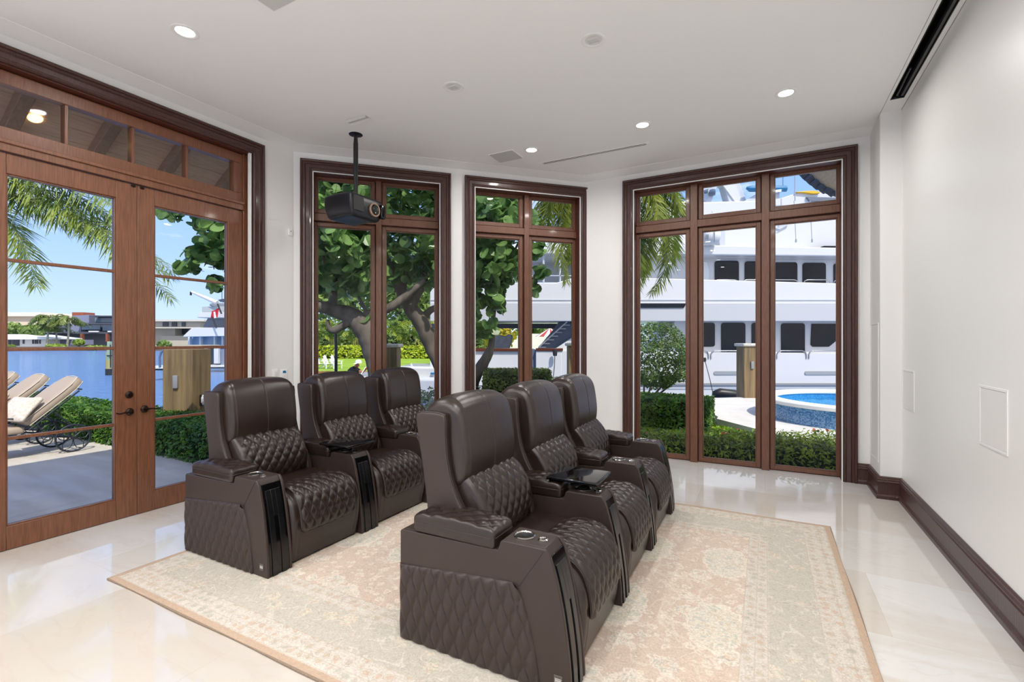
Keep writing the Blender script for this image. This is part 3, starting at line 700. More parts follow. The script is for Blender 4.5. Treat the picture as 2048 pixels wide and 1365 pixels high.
def make_arm(parent, y0, quilt_side=None, badge=False):
    m = MB(); m.prism(ARM_IN, y0 + 0.018, y0 + AW - 0.018, 'y'); m.prism(ARM_OUT, y0, y0 + 0.020, 'y'); m.prism(ARM_OUT, y0 + AW - 0.020, y0 + AW, 'y')
    arm = m.build('armrest', M_LEATHS, parent, bevel=0.006, seg=3, angle=30)
    # padded top
    def pd(p, n):
        u = min(p[0] - 0.088, 0.585 - p[0]); v = min(p[1] - (y0 - 0.008), y0 + AW + 0.008 - p[1])
        if n[2] > 0.35:
            p = p + np.array([0, 0, 1]) * (0.020 * edge_fade(u, 0.20) + 0.012 * (diamond(p[0], p[1] - y0 - AW / 2, 0.098, 0.092) - 0.5) * edge_fade(u, 0.04) * edge_fade(v, 0.04))
        return p
    rbox(0.088, 0.585, y0 - 0.006, y0 + AW + 0.006, 0.582, 0.672, 0.022, (52, 22, 3), pd).build('arm_pad', M_LEATH, arm, angle=70)
    m = MB(); z = 0.603; a, b = 0.087, 0.587; yy0, yy1 = y0 - 0.0065, y0 + AW + 0.0065
    m.tube([(a + 0.02, yy0, z + 0.035), (b - 0.02, yy0, z + 0.035), (b, yy0 + 0.02, z + 0.035), (b, yy1 - 0.02, z + 0.035), (b - 0.02, yy1, z + 0.035), (a + 0.02, yy1, z + 0.035)], 0.0026, 6)
    m.build('piping', M_LEATH, arm)
    # black insert down the front
    m = MB(); st = [(x - 0.009, zz) for x, zz in _fr[1:]]
    def strip(lo, hi, ya, yb, off, th=0.010):
        q = [p for p in st if lo <= p[1] <= hi]; 
        out = [(x + off, zz) for x, zz in q]; inn = [(x + off - th, zz) for x, zz in reversed(q)]
        m.prism(out + inn, ya, yb, 'y')
    strip(0.0, 0.64, y0 + 0.021, y0 + AW - 0.021, 0.004); m.build('front_insert', M_GLOSSB, arm, angle=25, bevel=0.002)
    m = MB(); strip(0.0, 0.60, y0 + 0.040, y0 + 0.078, 0.010); strip(0.0, 0.60, y0 + 0.112, y0 + 0.150, 0.010); strip(0.36, 0.60, y0 + 0.078, y0 + 0.112, 0.0105); m.build('insert_ribs', mat('ribbed_black', '#101113', 0.22), arm, angle=25, bevel=0.0015)
    # cup holder and button
    cx, cy, cz = 0.698, y0 + AW / 2, 0.640
    m = MB(); m.lathe([(0.052, -0.001), (0.053, 0.005), (0.047, 0.008), (0.041, 0.004), (0.040, -0.004)], 36, (cx, cy, cz), cap=False); cup = m.build('cup_holder', M_CHROME, arm, angle=60)
    m = MB(); m.lathe([(0.041, 0.0035), (0.030, 0.0022), (0.0001, 0.0015)], 36, (cx, cy, cz), cap=False); m.build('cup_well', M_WELL, arm)
    m = MB(); m.lathe([(0.025, -0.001), (0.025, 0.004), (0.018, 0.008), (0.014, 0.005), (0.0001, 0.006)], 28, (cx + 0.098, cy, cz), cap=False); m.build('control_button', M_CHROME, arm, angle=50)
    # stitched seam lines on the side
    if quilt_side is not None:
        ys = y0 if quilt_side < 0 else y0 + AW
        nu, nv = 150, 80; G = []
        for i in range(nu):
            u = i / (nu - 1); row = []
            for j in range(nv):
                v = j / (nv - 1)
                ztop = 0.395 + 0.065 * u ** 0.9
                z = 0.003 + v * (ztop - 0.003)
                xr = 0.822 - 0.105 * (z / 0.46) ** 1.5
                c = max(0, (u - 0.93) / 0.07) ** 2; z -= 0.035 * c * v ** 6      # rounded top corner
                x = 0.0005 + u * (xr - 0.0005)
                d = min(x, xr - x, z, ztop - z)
                amp = 0.0165 * diamond(x, z, 0.078, 0.172) * edge_fade(d, 0.02) + 0.004 * edge_fade(d, 0.006) - 0.0015
                row.append((x, ys + quilt_side * amp, z))
            G.append(row)
        m = MB(); m.grid(G); m.build('quilted_side_panel', M_LEATHS, arm, angle=180)
        m = MB(); yb = ys + quilt_side * 0.0008
        m.tube([(0.0, yb, 0.398), (0.3, yb, 0.420), (0.55, yb, 0.440), (0.66, yb, 0.456), (0.70, yb, 0.447), (0.722, yb, 0.420), (0.75, yb, 0.33), (0.80, yb, 0.15), (0.823, yb, 0.012)], 0.0022, 6)
        m.tube([(0.716, yb, 0.444), (0.84, yb, 0.628)], 0.0016, 6); m.build('seam', mat('seam_shadow', '#2c211d', 0.6), arm)
        if badge:
            m = MB(); m.box(0.892, 0.932, ys - 0.0025, ys + 0.001, 0.045, 0.092); b = m.build('metal_badge', mat('badge_metal', '#6f6a66', 0.35, metal=0.8), arm, bevel=0.001)
            m = MB()
            m.box(0.896, 0.928, ys - 0.0032, ys - 0.002, 0.076, 0.078); m.box(0.896, 0.928, ys - 0.0032, ys - 0.002, 0.060, 0.062)
            for q in range(5): m.box(0.898 + q * 0.0063, 0.902 + q * 0.0063, ys - 0.0032, ys - 0.002, 0.065, 0.073)
            m.build('lettering', mat('badge_light', '#d8d4ce', 0.4), b)
    return arm

def make_recliner(first):
    r = thing('recliner', 'x', 'recliner', (0, 0, 0.0))
    ys, ye = AW + 0.004, PITCH - 0.004
    yb0, yb1 = 0.128, 0.812                # back, outside of the wings
    # base and seat body
    m = MB(); m.box(0.10, 0.88, ys + 0.02, ye - 0.02, 0.012, 0.30); m.build('base', M_LEATHS, r, bevel=0.01)
    seat = spline([(0.34, 0.20), (0.33, 0.40), (0.36, 0.475), (0.46, 0.490), (0.62, 0.487), (0.74, 0.500), (0.84, 0.492), (0.915, 0.445), (0.955, 0.365), (0.968, 0.27), (0.962, 0.16), (0.945, 0.06), (0.935, 0.018)], 60)
    seat = [tuple(q) for q in seat] + [(0.80, 0.016), (0.5, 0.016), (0.36, 0.05)]
    def sd(u, p, n, v, q):
        yy = min(p[1] - ys, ye - p[1])
        if p[2] > 0.3: p = p + n * 0.012 * edge_fade(yy, 0.18)
        s = abs(yy - 0.055)
        if p[0] > 0.66 and p[2] > 0.06: p = p - n * 0.0055 * math.exp(-(s / 0.006) ** 2)
        return p
    loft_y(seat, ys, ye, 0.035, 60, deform=sd).build('seat_cushion', M_LEATH, r, angle=60)
    # quilted panel over the front of the seat
    path = spline([(0.640, 0.494), (0.74, 0.512), (0.84, 0.507), (0.922, 0.458), (0.965, 0.370), (0.980, 0.27), (0.975, 0.205)], 130); npth = len(path)
    seg = np.linalg.norm(np.diff(path, axis=0), axis=1).sum(); tt = np.gradient(path, axis=0); tt /= np.linalg.norm(tt, axis=1)[:, None]; nn = np.stack([-tt[:, 1], tt[:, 0]], 1)
    ya, yb = ys + 0.062, ye - 0.062; ny = 110; G = []
    for i in range(npth):
        row = []
        for j in range(ny):
            v = j / (ny - 1); s = i / (npth - 1) * seg
            # rounded lower corners
            cut = max(0.0, 1 - (seg - s) / 0.06); w = (1 - math.sqrt(max(0, 1 - cut * cut))) * 0.05
            y = (ya + w) + v * (yb - ya - 2 * w)
            d = min(y - ya - w, yb - w - y, seg - s, s + 0.01)
            b = 0.010 * edge_fade(d, 0.022) + 0.0135 * diamond(y - (ya + yb) / 2, s, 0.076, 0.122) * edge_fade(d, 0.035) - 0.004
            row.append((path[i][0] + nn[i][0] * b, y, path[i][1] + nn[i][1] * b))
        G.append(row)
    m = MB(); m.grid(G); qp = m.build('quilted_footrest_panel', M_LEATH, r, angle=180)
    m = MB(); e = [G[i][1] for i in range(3, npth - 9, 4)] + [G[npth - 2][j] for j in range(8, ny - 8, 6)] + [G[i][-2] for i in range(npth - 10, 3, -4)]
    m.tube(e, 0.0036, 6); m.build('piping', M_LEATH, qp)
    # back shell and wings
    wing = spline([(0.10, 0.36), (0.085, 0.60), (0.045, 0.88), (0.005, 1.10), (0.000, 1.165), (0.022, 1.190), (0.165, 1.190), (0.196, 1.165), (0.200, 1.05), (0.215, 0.92), (0.250, 0.80), (0.310, 0.69), (0.390, 0.59), (0.42, 0.50), (0.40, 0.38)], 60)
    for a, b in ((yb0, yb0 + 0.052), (yb1 - 0.052, yb1)):
        w_ = loft_y(wing, a, b, 0.014, 2).build('back_wing', M_LEATHS, r, angle=60)
        m = MB(); yy = a + 0.002 if a == yb0 else b - 0.002
        m.tube([(x + 0.002, yy + (0.010 if a == yb0 else -0.010), z + 0.001) for x, z in wing[16:54]], 0.0036, 6); m.build('piping', M_LEATH, w_)
    sh = [(0.10, 0.30), (0.075, 0.70), (0.015, 1.10), (0.02, 1.17), (0.10, 1.17), (0.16, 1.10), (0.20, 0.85), (0.30, 0.60), (0.32, 0.30)]
    loft_y(spline(sh, 40), yb0 + 0.04, yb1 - 0.04, 0.01, 4).build('back_shell', M_LEATHS, r, angle=50)
    # headrest
    hd = spline([(0.11, 0.89), (0.16, 0.82), (0.235, 0.785), (0.294, 0.82), (0.312, 0.93), (0.302, 1.05), (0.282, 1.16), (0.245, 1.235), (0.175, 1.272), (0.095, 1.262), (0.035, 1.215), (0.022, 1.165), (0.06, 1.12)], 80)
    hy0, hy1 = yb0 + 0.036, yb1 - 0.056; hc = (hy0 + hy1) / 2
    def hdf(u, p, n, v, q):
        y = p[1]; c = abs(y - hc)
        p = p + n * (0.012 * math.cos(min(1, c / 0.32) * math.pi / 2) - 0.0045 * math.exp(-(c / 0.0045) ** 2))
        s = abs(min(y - hy0, hy1 - y) - 0.040)
        if p[0] > 0.05: p = p - n * 0.006 * math.exp(-(s / 0.006) ** 2)
        k = max(0.0, (p[2] - 1.17) / 0.11)      # the top corners round off
        lim = 0.33 - 0.030 * k * k
        if abs(p[1] - hc) > lim * 0.0 : p = np.array([p[0], hc + (p[1] - hc) * (1 - 0.07 * k * k), p[2] - 0.018 * k * (c / 0.32) ** 4])
        return p
    loft_y(hd, hy0, hy1, 0.045, 130, deform=hdf, rn=6).build('headrest', M_LEATH, r, angle=70)
    # quilted lumbar cushion
    lb = spline([(0.16, 0.86), (0.22, 0.868), (0.285, 0.852), (0.348, 0.80), (0.396, 0.73), (0.425, 0.65), (0.432, 0.57), (0.400, 0.49), (0.34, 0.45), (0.24, 0.44)], 120)
    lb = [tuple(q) for q in lb] + [(0.18, 0.6)]
    ly0, ly1 = yb0 + 0.050, yb1 - 0.048; lc = (ly0 + ly1) / 2
    ls = np.r_[0, np.cumsum(np.linalg.norm(np.diff(np.array(lb), axis=0), axis=1))]
    def ldf(u, p, n, v, q):
        s = u * ls[-1]; y = p[1]; d = min(y - ly0, ly1 - y)
        if p[0] > 0.2 and p[2] > 0.46:
            p = p + n * (0.014 * (diamond(y - lc, s, 0.080, 0.128) - 0.4) * edge_fade(d - 0.03, 0.035) + 0.010 * math.cos(min(1, abs(y - lc) / 0.30) * math.pi / 2))
        return p
    loft_y(lb, ly0, ly1, 0.035, 120, deform=ldf, rn=5).build('lumbar_cushion', M_LEATH, r, angle=80)
    # pivot hardware seen between seat and arm
    m = MB(); m.tube([(0.70, ys + 0.012, 0.36), (0.86, ys + 0.012, 0.26), (0.90, ys + 0.012, 0.14)], 0.012, 8); m.build('hinge_bracket', M_WELL, r)
    return r

proto = make_recliner(True)
plain = make_recliner(False)
make_arm(proto, 0.0, -1, True); make_arm(proto, PITCH)
make_arm(plain, PITCH)
lab = {
    ('F', 0): 'brown leather recliner at the near end of the front row, its quilted side facing us',
    ('F', 1): 'brown leather recliner in the middle of the front row beyond the black tray',
    ('F', 2): 'brown leather recliner at the window end of the front row',
    ('B', 0): 'brown leather recliner beside the glass doors, near end of the back row',
    ('B', 1): 'brown leather recliner in the middle of the back row beyond its tray',
    ('B', 2): 'brown leather recliner at the far end of the back row by the left diagonal window'}
ROWS = {'F': (-1.728, 1.978), 'B': (-3.895, 2.04)}
n_used = 0
for row, (x0, y0) in ROWS.items():
    for k in range(3):
        src = proto if k == 0 else plain
        loc = (x0, y0 + 0.85 * k, 0.0135)
        if row == 'F' and k < 2: o = src; o.location = loc; o['label'] = lab[(row, k)]
        else: o = dup(src, loc, label=lab[(row, k)])
        o['group'] = 'leather cinema recliners in two rows'
# swivel trays on the second armrests
def tray(x, y, z, label, rot=0.0, w=0.34, d=0.30):
    r = thing('swivel_tray', label, 'tray', (x, y, 0.655), rot, 'black swivel trays on the armrests')
    rbox(-0.17, 0.17, -0.155, 0.155, 0.055, 0.076, 0.008, (1, 1, 1)).build('tray_top', M_GLOSSB, r, angle=60)
    m = MB(); m.lathe([(0.038, 0.0), (0.038, 0.012), (0.014, 0.018), (0.014, 0.050), (0.04, 0.056)], 20, (-0.02 , 0.0, 0)); m.build('swivel_post', M_BLACKP, r, angle=50)
    return r
tray(-1.075, 2.965, 0.7, 'glossy black tray on the armrest between the near two front recliners')
tray(-3.20, 2.985, 0.7, 'glossy black tray on the back row armrest, half hidden in shade')
# ------------------------------------------------------------------ outdoors: helpers
FWD = Vector((-math.sin(YAW), math.cos(YAW), 0)); RGT = Vector((math.cos(YAW), math.sin(YAW), 0))
def cb(m, u0, u1, v0, v1, D, th=0.3):
    """a box whose front face spans the given pixels at depth D and which is th metres deep"""
    f = [P(u0, v1, D), P(u1, v1, D), P(u1, v0, D), P(u0, v0, D)]; b = [p + FWD * th for p in f]
    return m.add(f + b, [(0, 1, 2, 3), (7, 6, 5, 4), (0, 4, 5, 1), (1, 5, 6, 2), (2, 6, 7, 3), (3, 7, 4, 0)])
def cpoly(m, pts, D, th=0.3):
    f = [P(u, v, D) for u, v in pts]; b = [p + FWD * th for p in f]; n = len(f)
    return m.add(f + b, [tuple(range(n - 1, -1, -1)), tuple(range(n, 2 * n))] + [(i, (i + 1) % n, (i + 1) % n + n, i + n) for i in range(n)])
def rrect(u0, u1, v0, v1, r=4, k=3):
    out = []
    for cx, cy, a0 in ((u1 - r, v0 + r, -90), (u1 - r, v1 - r, 0), (u0 + r, v1 - r, 90), (u0 + r, v0 + r, 180)):
        for i in range(k + 1): a = math.radians(a0 + 90 * i / k); out.append((cx + r * math.cos(a), cy + r * math.sin(a)))
    return out
def place(root):
    """children were modelled where they stand: move their points to the root's own origin"""
    off = Vector(root.location)
    def go(o):
        for c in o.children:
            if c.type == 'MESH': c.data.transform(Matrix.Translation(-off))
            go(c)
    go(root); return root

ROUND = [(math.cos(a), math.sin(a)) for a in np.linspace(0, 2 * math.pi, 11)[:-1]]
OVAL = [(0, -1), (0.45, -0.5), (0.5, 0.1), (0.3, 0.6), (0, 1), (-0.3, 0.6), (-0.5, 0.1), (-0.45, -0.5)]
TUFT = [(-0.16, -1), (0.16, -1), (0.42, 0.1), (0.0, 1), (-0.42, 0.1)]
def leaves(m, C, size, nrm, shape, rng, cup=0.15):
    C = np.asarray(C, float); n = len(C); nrm = np.asarray(nrm, float); nrm /= np.linalg.norm(nrm, axis=1)[:, None]
    a = rng.normal(size=(n, 3)); t = np.cross(nrm, a); t /= np.linalg.norm(t, axis=1)[:, None]; b = np.cross(nrm, t)
    sz = np.asarray(size, float) * np.ones(n); k = len(shape); s = np.array(shape)
    V = C[:, None, :] + sz[:, None, None] * (t[:, None, :] * s[None, :, :1] + b[:, None, :] * s[None, :, 1:2] + nrm[:, None, :] * (np.abs(s[None, :, :1]) * cup))
    o = len(m.v); m.v.extend(map(tuple, V.reshape(-1, 3).tolist()))
    m.f.extend([tuple(range(o + i * k, o + i * k + k)) for i in range(n)])
    return m

def hedge(name, label, x0, x1, y0, y1, z0, z1, mats, n=5000, size=0.03, shape=OVAL, group=None, topf=None, rot=0.0, seed=1, cat='hedge', rag=0.05):
    rng = np.random.default_rng(seed)
    r = thing(name, label, cat, ((x0 + x1) / 2, (y0 + y1) / 2, z0), rot, group)
    X, Y, Z = (x1 - x0) / 2, (y1 - y0) / 2, z1 - z0
    def core(p, nn):
        k = 0.03 * math.sin(p[0] * 9 + 1) * math.sin(p[1] * 11 + p[2] * 7)
        q = p + nn * k
        if topf: q[2] *= topf((x0 + x1) / 2 + p[0])
        return q
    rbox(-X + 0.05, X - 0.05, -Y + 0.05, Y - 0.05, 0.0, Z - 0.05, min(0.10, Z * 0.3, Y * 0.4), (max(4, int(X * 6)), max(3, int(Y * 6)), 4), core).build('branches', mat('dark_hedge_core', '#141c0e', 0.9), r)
    areas = np.array([4 * X * Y, 2 * X * Z * 1.0, 2 * X * Z * 0.6, 2 * Y * Z, 2 * Y * Z]); pk = rng.choice(5, n, p=areas / areas.sum())
    u, v = rng.random(n) * 2 - 1, rng.random(n) * 2 - 1
    C = np.zeros((n, 3)); N = np.zeros((n, 3))
    for k in range(5):
        s = pk == k
        if k == 0: C[s] = np.stack([u[s] * X, v[s] * Y, np.full(s.sum(), Z)], 1); N[s] = (0, 0, 1)
        if k == 1: C[s] = np.stack([u[s] * X, np.full(s.sum(), -Y), (v[s] + 1) / 2 * Z], 1); N[s] = (0, -1, 0.5)
        if k == 2: C[s] = np.stack([u[s] * X, np.full(s.sum(), Y), (v[s] + 1) / 2 * Z], 1); N[s] = (0, 1, 0.5)
        if k == 3: C[s] = np.stack([np.full(s.sum(), -X), u[s] * Y, (v[s] + 1) / 2 * Z], 1); N[s] = (-1, 0, 0.5)
        if k == 4: C[s] = np.stack([np.full(s.sum(), X), u[s] * Y, (v[s] + 1) / 2 * Z], 1); N[s] = (1, 0, 0.5)
    C += (rng.random((n, 3)) - 0.5) * rag * np.array([1, 1, 1.2]); C[:, 2] = np.maximum(C[:, 2], 0.01)
    if topf: C[:, 2] *= np.array([topf((x0 + x1) / 2 + q) for q in C[:, 0]])
    N = N + rng.normal(size=(n, 3)) * 0.75; N[:, 2] += 0.35
    m = MB(); leaves(m, C, size * (0.7 + 0.6 * rng.random(n)), N, shape, rng, 0.3)
    m.build('foliage', mats[0], r, smooth=False)
    if len(mats) > 1:
        k = rng.choice(n, n // 90, replace=False); k = k[C[k][:, 2] > Z * 0.75]; m = MB()
        leaves(m, C[k] + np.array([0, 0, 0.02]), size * 0.75, N[k], ROUND, rng, 0.2); m.build('blossoms', mats[1], r, smooth=False)
    return r

G_CLIP = leaf_mat('clipped_hedge_green', '#33521f', '#68922f', 5)
G_HEDGE = leaf_mat('patio_hedge_green', '#2c5a1c', '#6f9a35', 4)
G_IXORA = leaf_mat('ixora_green', '#48611f', '#94aa3c', 6)
G_RED = leaf_mat('red_blossom', '#b5352a', '#c9523a', 9)
G_GRAPE = leaf_mat('sea_grape_green', '#33582f', '#90b568', 2.6, 0.32, 0.42)
G_YELLOW = leaf_mat('golden_hedge', '#8ea51c', '#c9d22f', 3)
G_PALM = leaf_mat('palm_green', '#5d7a3a', '#a9b85c', 2.0, 0.4, 0.3)
G_PALM2 = leaf_mat('sunlit_palm_green', '#5c7a2c', '#a9b04a', 1.2, 0.4, 0.4)
G_FAR = leaf_mat('far_foliage', '#52783a', '#a3b862', 0.3)
G_FAR2 = leaf_mat('far_palm', '#4f6a33', '#8d9a4a', 0.25)
G_VAR = leaf_mat('variegated_leaf', '#6d8a63', '#c9cfc0', 14)
G_SHRUB = leaf_mat('ball_shrub_green', '#3a5a26', '#7a9448', 5)
M_BARK = mat('grey_bark', '#554e48', 0.9, color2='#756c63', scale=6, stretch=(1, 1, 0.4), bump=0.8, bscale=14)  # grey darkened so the colour carries the shade on the trunks
M_TRAV = mat('travertine_patio', '#c9c0b3', 0.75, color2='#dad3c8', scale=2.2, stretch=(0.4, 2.0, 1), bump=0.1, bscale=30)
M_PALMT = mat('palm_trunk', '#8c8272', 0.9, color2='#a59a88', scale=3, stretch=(1, 1, 8), bump=0.6)

# ------------------------------------------------------------------ ground, water
m = MB(); m.prism([(-60, -30), (-15, -30), (-15, -8), (-5.36, -8), (-5.36, 3.9), (-5.36, 5.0), (-60, 5.0)], -1.6, -0.08, 'z'); struct(m.build('patio', M_TRAV, None, smooth=False))
m = MB(); m.prism([(-5.36, 3.9), (-2.5, 6.9), (3.5, 6.9), (3.5, 8.0), (1.6, 8.15), (-0.16, 10.25), (-0.92, 11.18), (-0.92, 11.5), (-2.3, 15.2), (-5.6, 13.6), (-9.1, 10.2), (-9.1, 5.0), (-5.36, 5.0)], -1.6, -0.22, 'z')
struct(m.build('lawn', mat('lawn_soil', '#4c5a2a', 0.95, color2='#6c7a35', scale=8, bump=0.6, bscale=60), None, smooth=False))
m = MB(); m.prism([(1.6, 8.15), (14, 8.15), (14, 22), (0.8, 17.0), (-1.24, 15.3), (-2.3, 15.2), (-0.92, 11.5), (-0.92, 11.18), (-0.16, 10.25)], -1.6, -0.08, 'z'); struct(m.build('ground_pool_deck', mat('pale_pool_deck', '#d6d1c8', 0.7, color2='#e2ddd5', scale=3, bump=0.06, bscale=30), None, smooth=False))
m = MB(); m.add([(-900, -400, -1.4), (600, -400, -1.4), (600, 900, -1.4), (-900, 900, -1.4)], [(0, 1, 2, 3)])
wm = mat('canal_water', '#6c9ad6', 0.08, spec=0.5); nt = wm.node_tree; N = nt.nodes.new; L = nt.links.new
tc = N('ShaderNodeTexCoord'); mp = N('ShaderNodeMapping'); mp.inputs['Rotation'].default_value = (0, 0, -YAW); mp.inputs['Scale'].default_value = (0.35, 1.5, 1); L(tc.outputs['Object'], mp.inputs[0])
nz = N('ShaderNodeTexNoise'); nz.inputs['Scale'].default_value = 1.6; nz.inputs['Detail'].default_value = 8; nz.inputs['Roughness'].default_value = 0.65; L(mp.outputs[0], nz.inputs['Vector'])
bp = N('ShaderNodeBump'); bp.inputs['Strength'].default_value = 0.9; bp.inputs['Distance'].default_value = 0.30; L(nz.outputs['Fac'], bp.inputs['Height']); L(bp.outputs[0], nt.nodes['Principled BSDF'].inputs['Normal'])
struct(m.build('water', wm, None, smooth=False))

# porch roof over the doors ------------------------------------------------------
M_RAFT = mat('weathered_rafter', '#97806d', 0.8, color2='#a98f7b', scale=6, stretch=(1, 8, 8))
M_BOARD = mat('weathered_roof_boards', '#cdb199', 0.8, color2='#dcc2aa', scale=5, stretch=(8, 1, 8))
r = thing('porch_roof', 'sloping timber porch roof with rafters outside the glass doors', 'porch roof', (-5.4, 3.0, 3.4))
def pz(x): return 4.15 + 0.60 * (x + 5.33)
m = MB()
for k in range(9):
    xa = -5.34 - k * 0.145; xb = xa - 0.141
    m.prism([(xa, pz(xa)), (xb, pz(xb)), (xb, pz(xb) + 0.03), (xa, pz(xa) + 0.03)], -4.0, 4.3, 'y')
m.build('ceiling_boards', M_BOARD, r, smooth=False)
m = MB(); m.prism([(-5.33, pz(-5.33) + 0.035), (-6.68, pz(-6.68) + 0.035), (-6.68, pz(-6.68) + 0.16), (-5.0, pz(-5.0) + 0.16)], -4.0, 4.3, 'y'); m.build('roof_deck', mat('clay_tile', '#8a5a48', 0.8), r)
for y in [0.37 + 0.65 * k for k in range(-5, 6)]:
    if y < -0.4: continue
    m = MB(); m.prism([(-5.33, pz(-5.33)), (-6.66, pz(-6.66)), (-6.66, pz(-6.66) - 0.11), (-5.33, pz(-5.33) - 0.16)], y, y + 0.10, 'y'); m.build('rafter', M_RAFT, r, bevel=0.006)
m = MB(); m.lathe([(0.05, 0.0), (0.055, -0.006), (0.0001, -0.006)], 20, cap=False); o = m.build('can_light', mat('warm_can_light', '#ffe3a8', 0.5, emit=('#ffdc98', 2.5)), r, smooth=False); o.data.transform(Matrix.Translation((-6.07, 1.863, pz(-6.07) - 0.004)) @ Matrix.Rotation(-math.atan(0.6), 4, 'Y'))
place(r)

# curved tile eave seen through the wide window's top right pane
r = thing('tiled_eave', 'curved grey tiled roof eave with wooden soffit above the wide window', 'roof eave', tuple(P(1640, 360, 7.6)))
m = MB(); pts = [P(1570, 300, 8.4), P(1590, 338, 8.3), P(1612, 360, 8.1), P(1636, 378, 7.9), P(1665, 389, 7.7), P(1700, 398, 7.5)]
sp = spline([tuple(p) for p in pts], 12)
for i in range(len(sp) - 1):
    a, b = Vector(sp[i]), Vector(sp[i + 1]); c = (a + b) / 2; m.tube([c + Vector((0, 0, -0.01)), c + Vector((0.5, -0.25, 0.34)), c + Vector((1.0, -0.5, 0.66))], [0.085, 0.10, 0.10], 10)
m.build('barrel_tiles', mat('weathered_grey_tile', '#5c5f68', 0.8), r)
m = MB(); a = [Vector(p) + Vector((0.10, -0.04, -0.03)) for p in sp]; m.grid([[tuple(p), tuple(p + Vector((0.3, -2.62, 0.02)))] for p in a]); m.build('soffit_boards', M_BOARD, r)
m = MB(); m.tube([Vector(p) + Vector((0.06, -0.03, -0.02)) for p in sp], 0.045, 8); m.build('gutter', mat('grey_gutter', '#7d8088', 0.6), r)
place(r)

# ------------------------------------------------------------------ patio: hedge, chaises, pillows
hedge('clipped_hedge', 'long low clipped hedge between patio and water outside the doors', -15.5, -5.55, 3.75, 4.62, -0.08, 0.40, [G_HEDGE], 26000, 0.026, OVAL, seed=3, rag=0.06)
M_TAUPE = mat('taupe_cushion', '#b5a493', 0.85, bump=0.1, bscale=120)
M_IRON = mat('dark_blue_iron', '#343a44', 0.5, metal=0.4)
def chaise(label):
    r = thing('chaise_longue', label, 'lounger', (0, 0, -0.08), 0, 'chaise longues lined up on the patio')
    W = 0.31
    # local: head towards +y, wheels at y = 0
    sp_ = rbox(-W, W, -1.75, -0.52, 0.36, 0.46, 0.04, (4, 6, 2)).build('seat_cushion', M_TAUPE, r)
    bk = rbox(-W, W, 0.0, 0.90, -0.065, 0.065, 0.055, (6, 10, 2), lambda p, n: np.array([p[0] * (1 - 0.42 * max(0, (p[1] - 0.58) / 0.32) ** 2.5), p[1], p[2]])).build('back_cushion', M_TAUPE, r)
    bk.location = (0, -0.52, 0.49); bk.rotation_euler = (math.radians(42), 0, 0)
    m = MB()
    for z in (0.048, -0.048): m.tube([(-W, 0.02, z), (-W, 0.62, z), (-W * 0.93, 0.74, z), (-W * 0.60, 0.885, z), (0, 0.905, z), (W * 0.60, 0.885, z), (W * 0.93, 0.74, z), (W, 0.62, z), (W, 0.02, z)], 0.006, 6)
    m.build('piping', mat('light_piping', '#d9cfc2', 0.8), bk)
    m = MB()
    for x in (-W + 0.02, W - 0.02):
        m.tube([(x, -1.75, 0.33), (x, -0.55, 0.34), (x, 0.0, 0.22)], 0.014, 8); m.tube([(x, -0.48, 0.40), (x, 0.09, 0.92)], 0.013, 8)
        m.tube([(x, -1.45, 0.34), (x, -1.52, 0.10), (x, -1.60, 0.01)], 0.016, 8); m.tube([(x, -0.2, 0.62), (x, 0.0, 0.40), (x, 0.05, 0.21)], 0.011, 8)
        m.tube([(x, -1.25, 0.36), (x, -1.1, 0.56), (x, -0.75, 0.60), (x, -0.45, 0.56), (x, -0.35, 0.40)], 0.010, 8)
    for y in (-1.7, -1.1, -0.6, 0.0): m.tube([(-W, y, 0.32 if y < -0.1 else 0.22), (W, y, 0.32 if y < -0.1 else 0.22)], 0.012, 8)
    for k in range(5): t = k / 4; m.tube([(-W + 0.02, -0.44 + 0.56 * t, 0.43 + 0.505 * t), (W - 0.02, -0.44 + 0.56 * t, 0.43 + 0.505 * t)], 0.010, 6)
    m.build('iron_frame', M_IRON, r, angle=60)
    for sx in (-1, 1):
        x = sx * (W + 0.03); m = MB(); R = 0.205
        m.tube([(x, R * math.cos(a), 0.21 + R * 0.97 * math.sin(a)) for a in np.linspace(0, 2 * math.pi, 33)[:-1]], 0.014, 8, closed=True)
        for q in range(5):
            a0 = q * math.pi * 0.4 + 0.3
            for s in (-1, 1):
                m.tube([(x, 0, 0.21), (x, 0.09 * math.cos(a0 + s * 0.5), 0.21 + 0.09 * math.sin(a0 + s * 0.5)), (x, 0.15 * math.cos(a0 + s * 0.36), 0.21 + 0.15 * math.sin(a0 + s * 0.36)), (x, R * math.cos(a0), 0.21 + R * math.sin(a0))], 0.006, 5)
        m.lathe([(0.025, -0.02), (0.025, 0.02)], 12, (x, 0, 0.21), 'x'); m.build('wheel', M_IRON, r, angle=60)
    return r
c0 = chaise('taupe cushioned chaise longue nearest the glass doors, beside the hedge'); c0.location = (-9.60, 3.27, -0.08)
dup(c0, (-10.80, 3.27, -0.08), label='middle of the three taupe chaise longues on the patio')
dup(c0, (-12.05, 3.27, -0.08), label='farthest taupe chaise longue, mostly cut off by the door stile')
def pillow(loc, rot, label):
    o = rbox(-0.23, 0.23, -0.075, 0.075, -0.2, 0.2, 0.06, (8, 4, 8), lambda p, n: np.array([p[0] * (1 + 0.10 * (abs(p[2]) / 0.2) ** 2), p[1] * (1.25 - 0.9 * max((p[0] / 0.23) ** 2, (p[2] / 0.2) ** 2)), p[2] * (1 + 0.10 * (abs(p[0]) / 0.23) ** 2)])).build('throw_pillow', mat('mottled_pillow', '#cfc0b0', 0.9, color2='#e6dccf', scale=30), None)
    o.location = loc; o.rotation_euler = rot; return tag(o, label, 'pillow', 'throw pillows on the chaise longues')
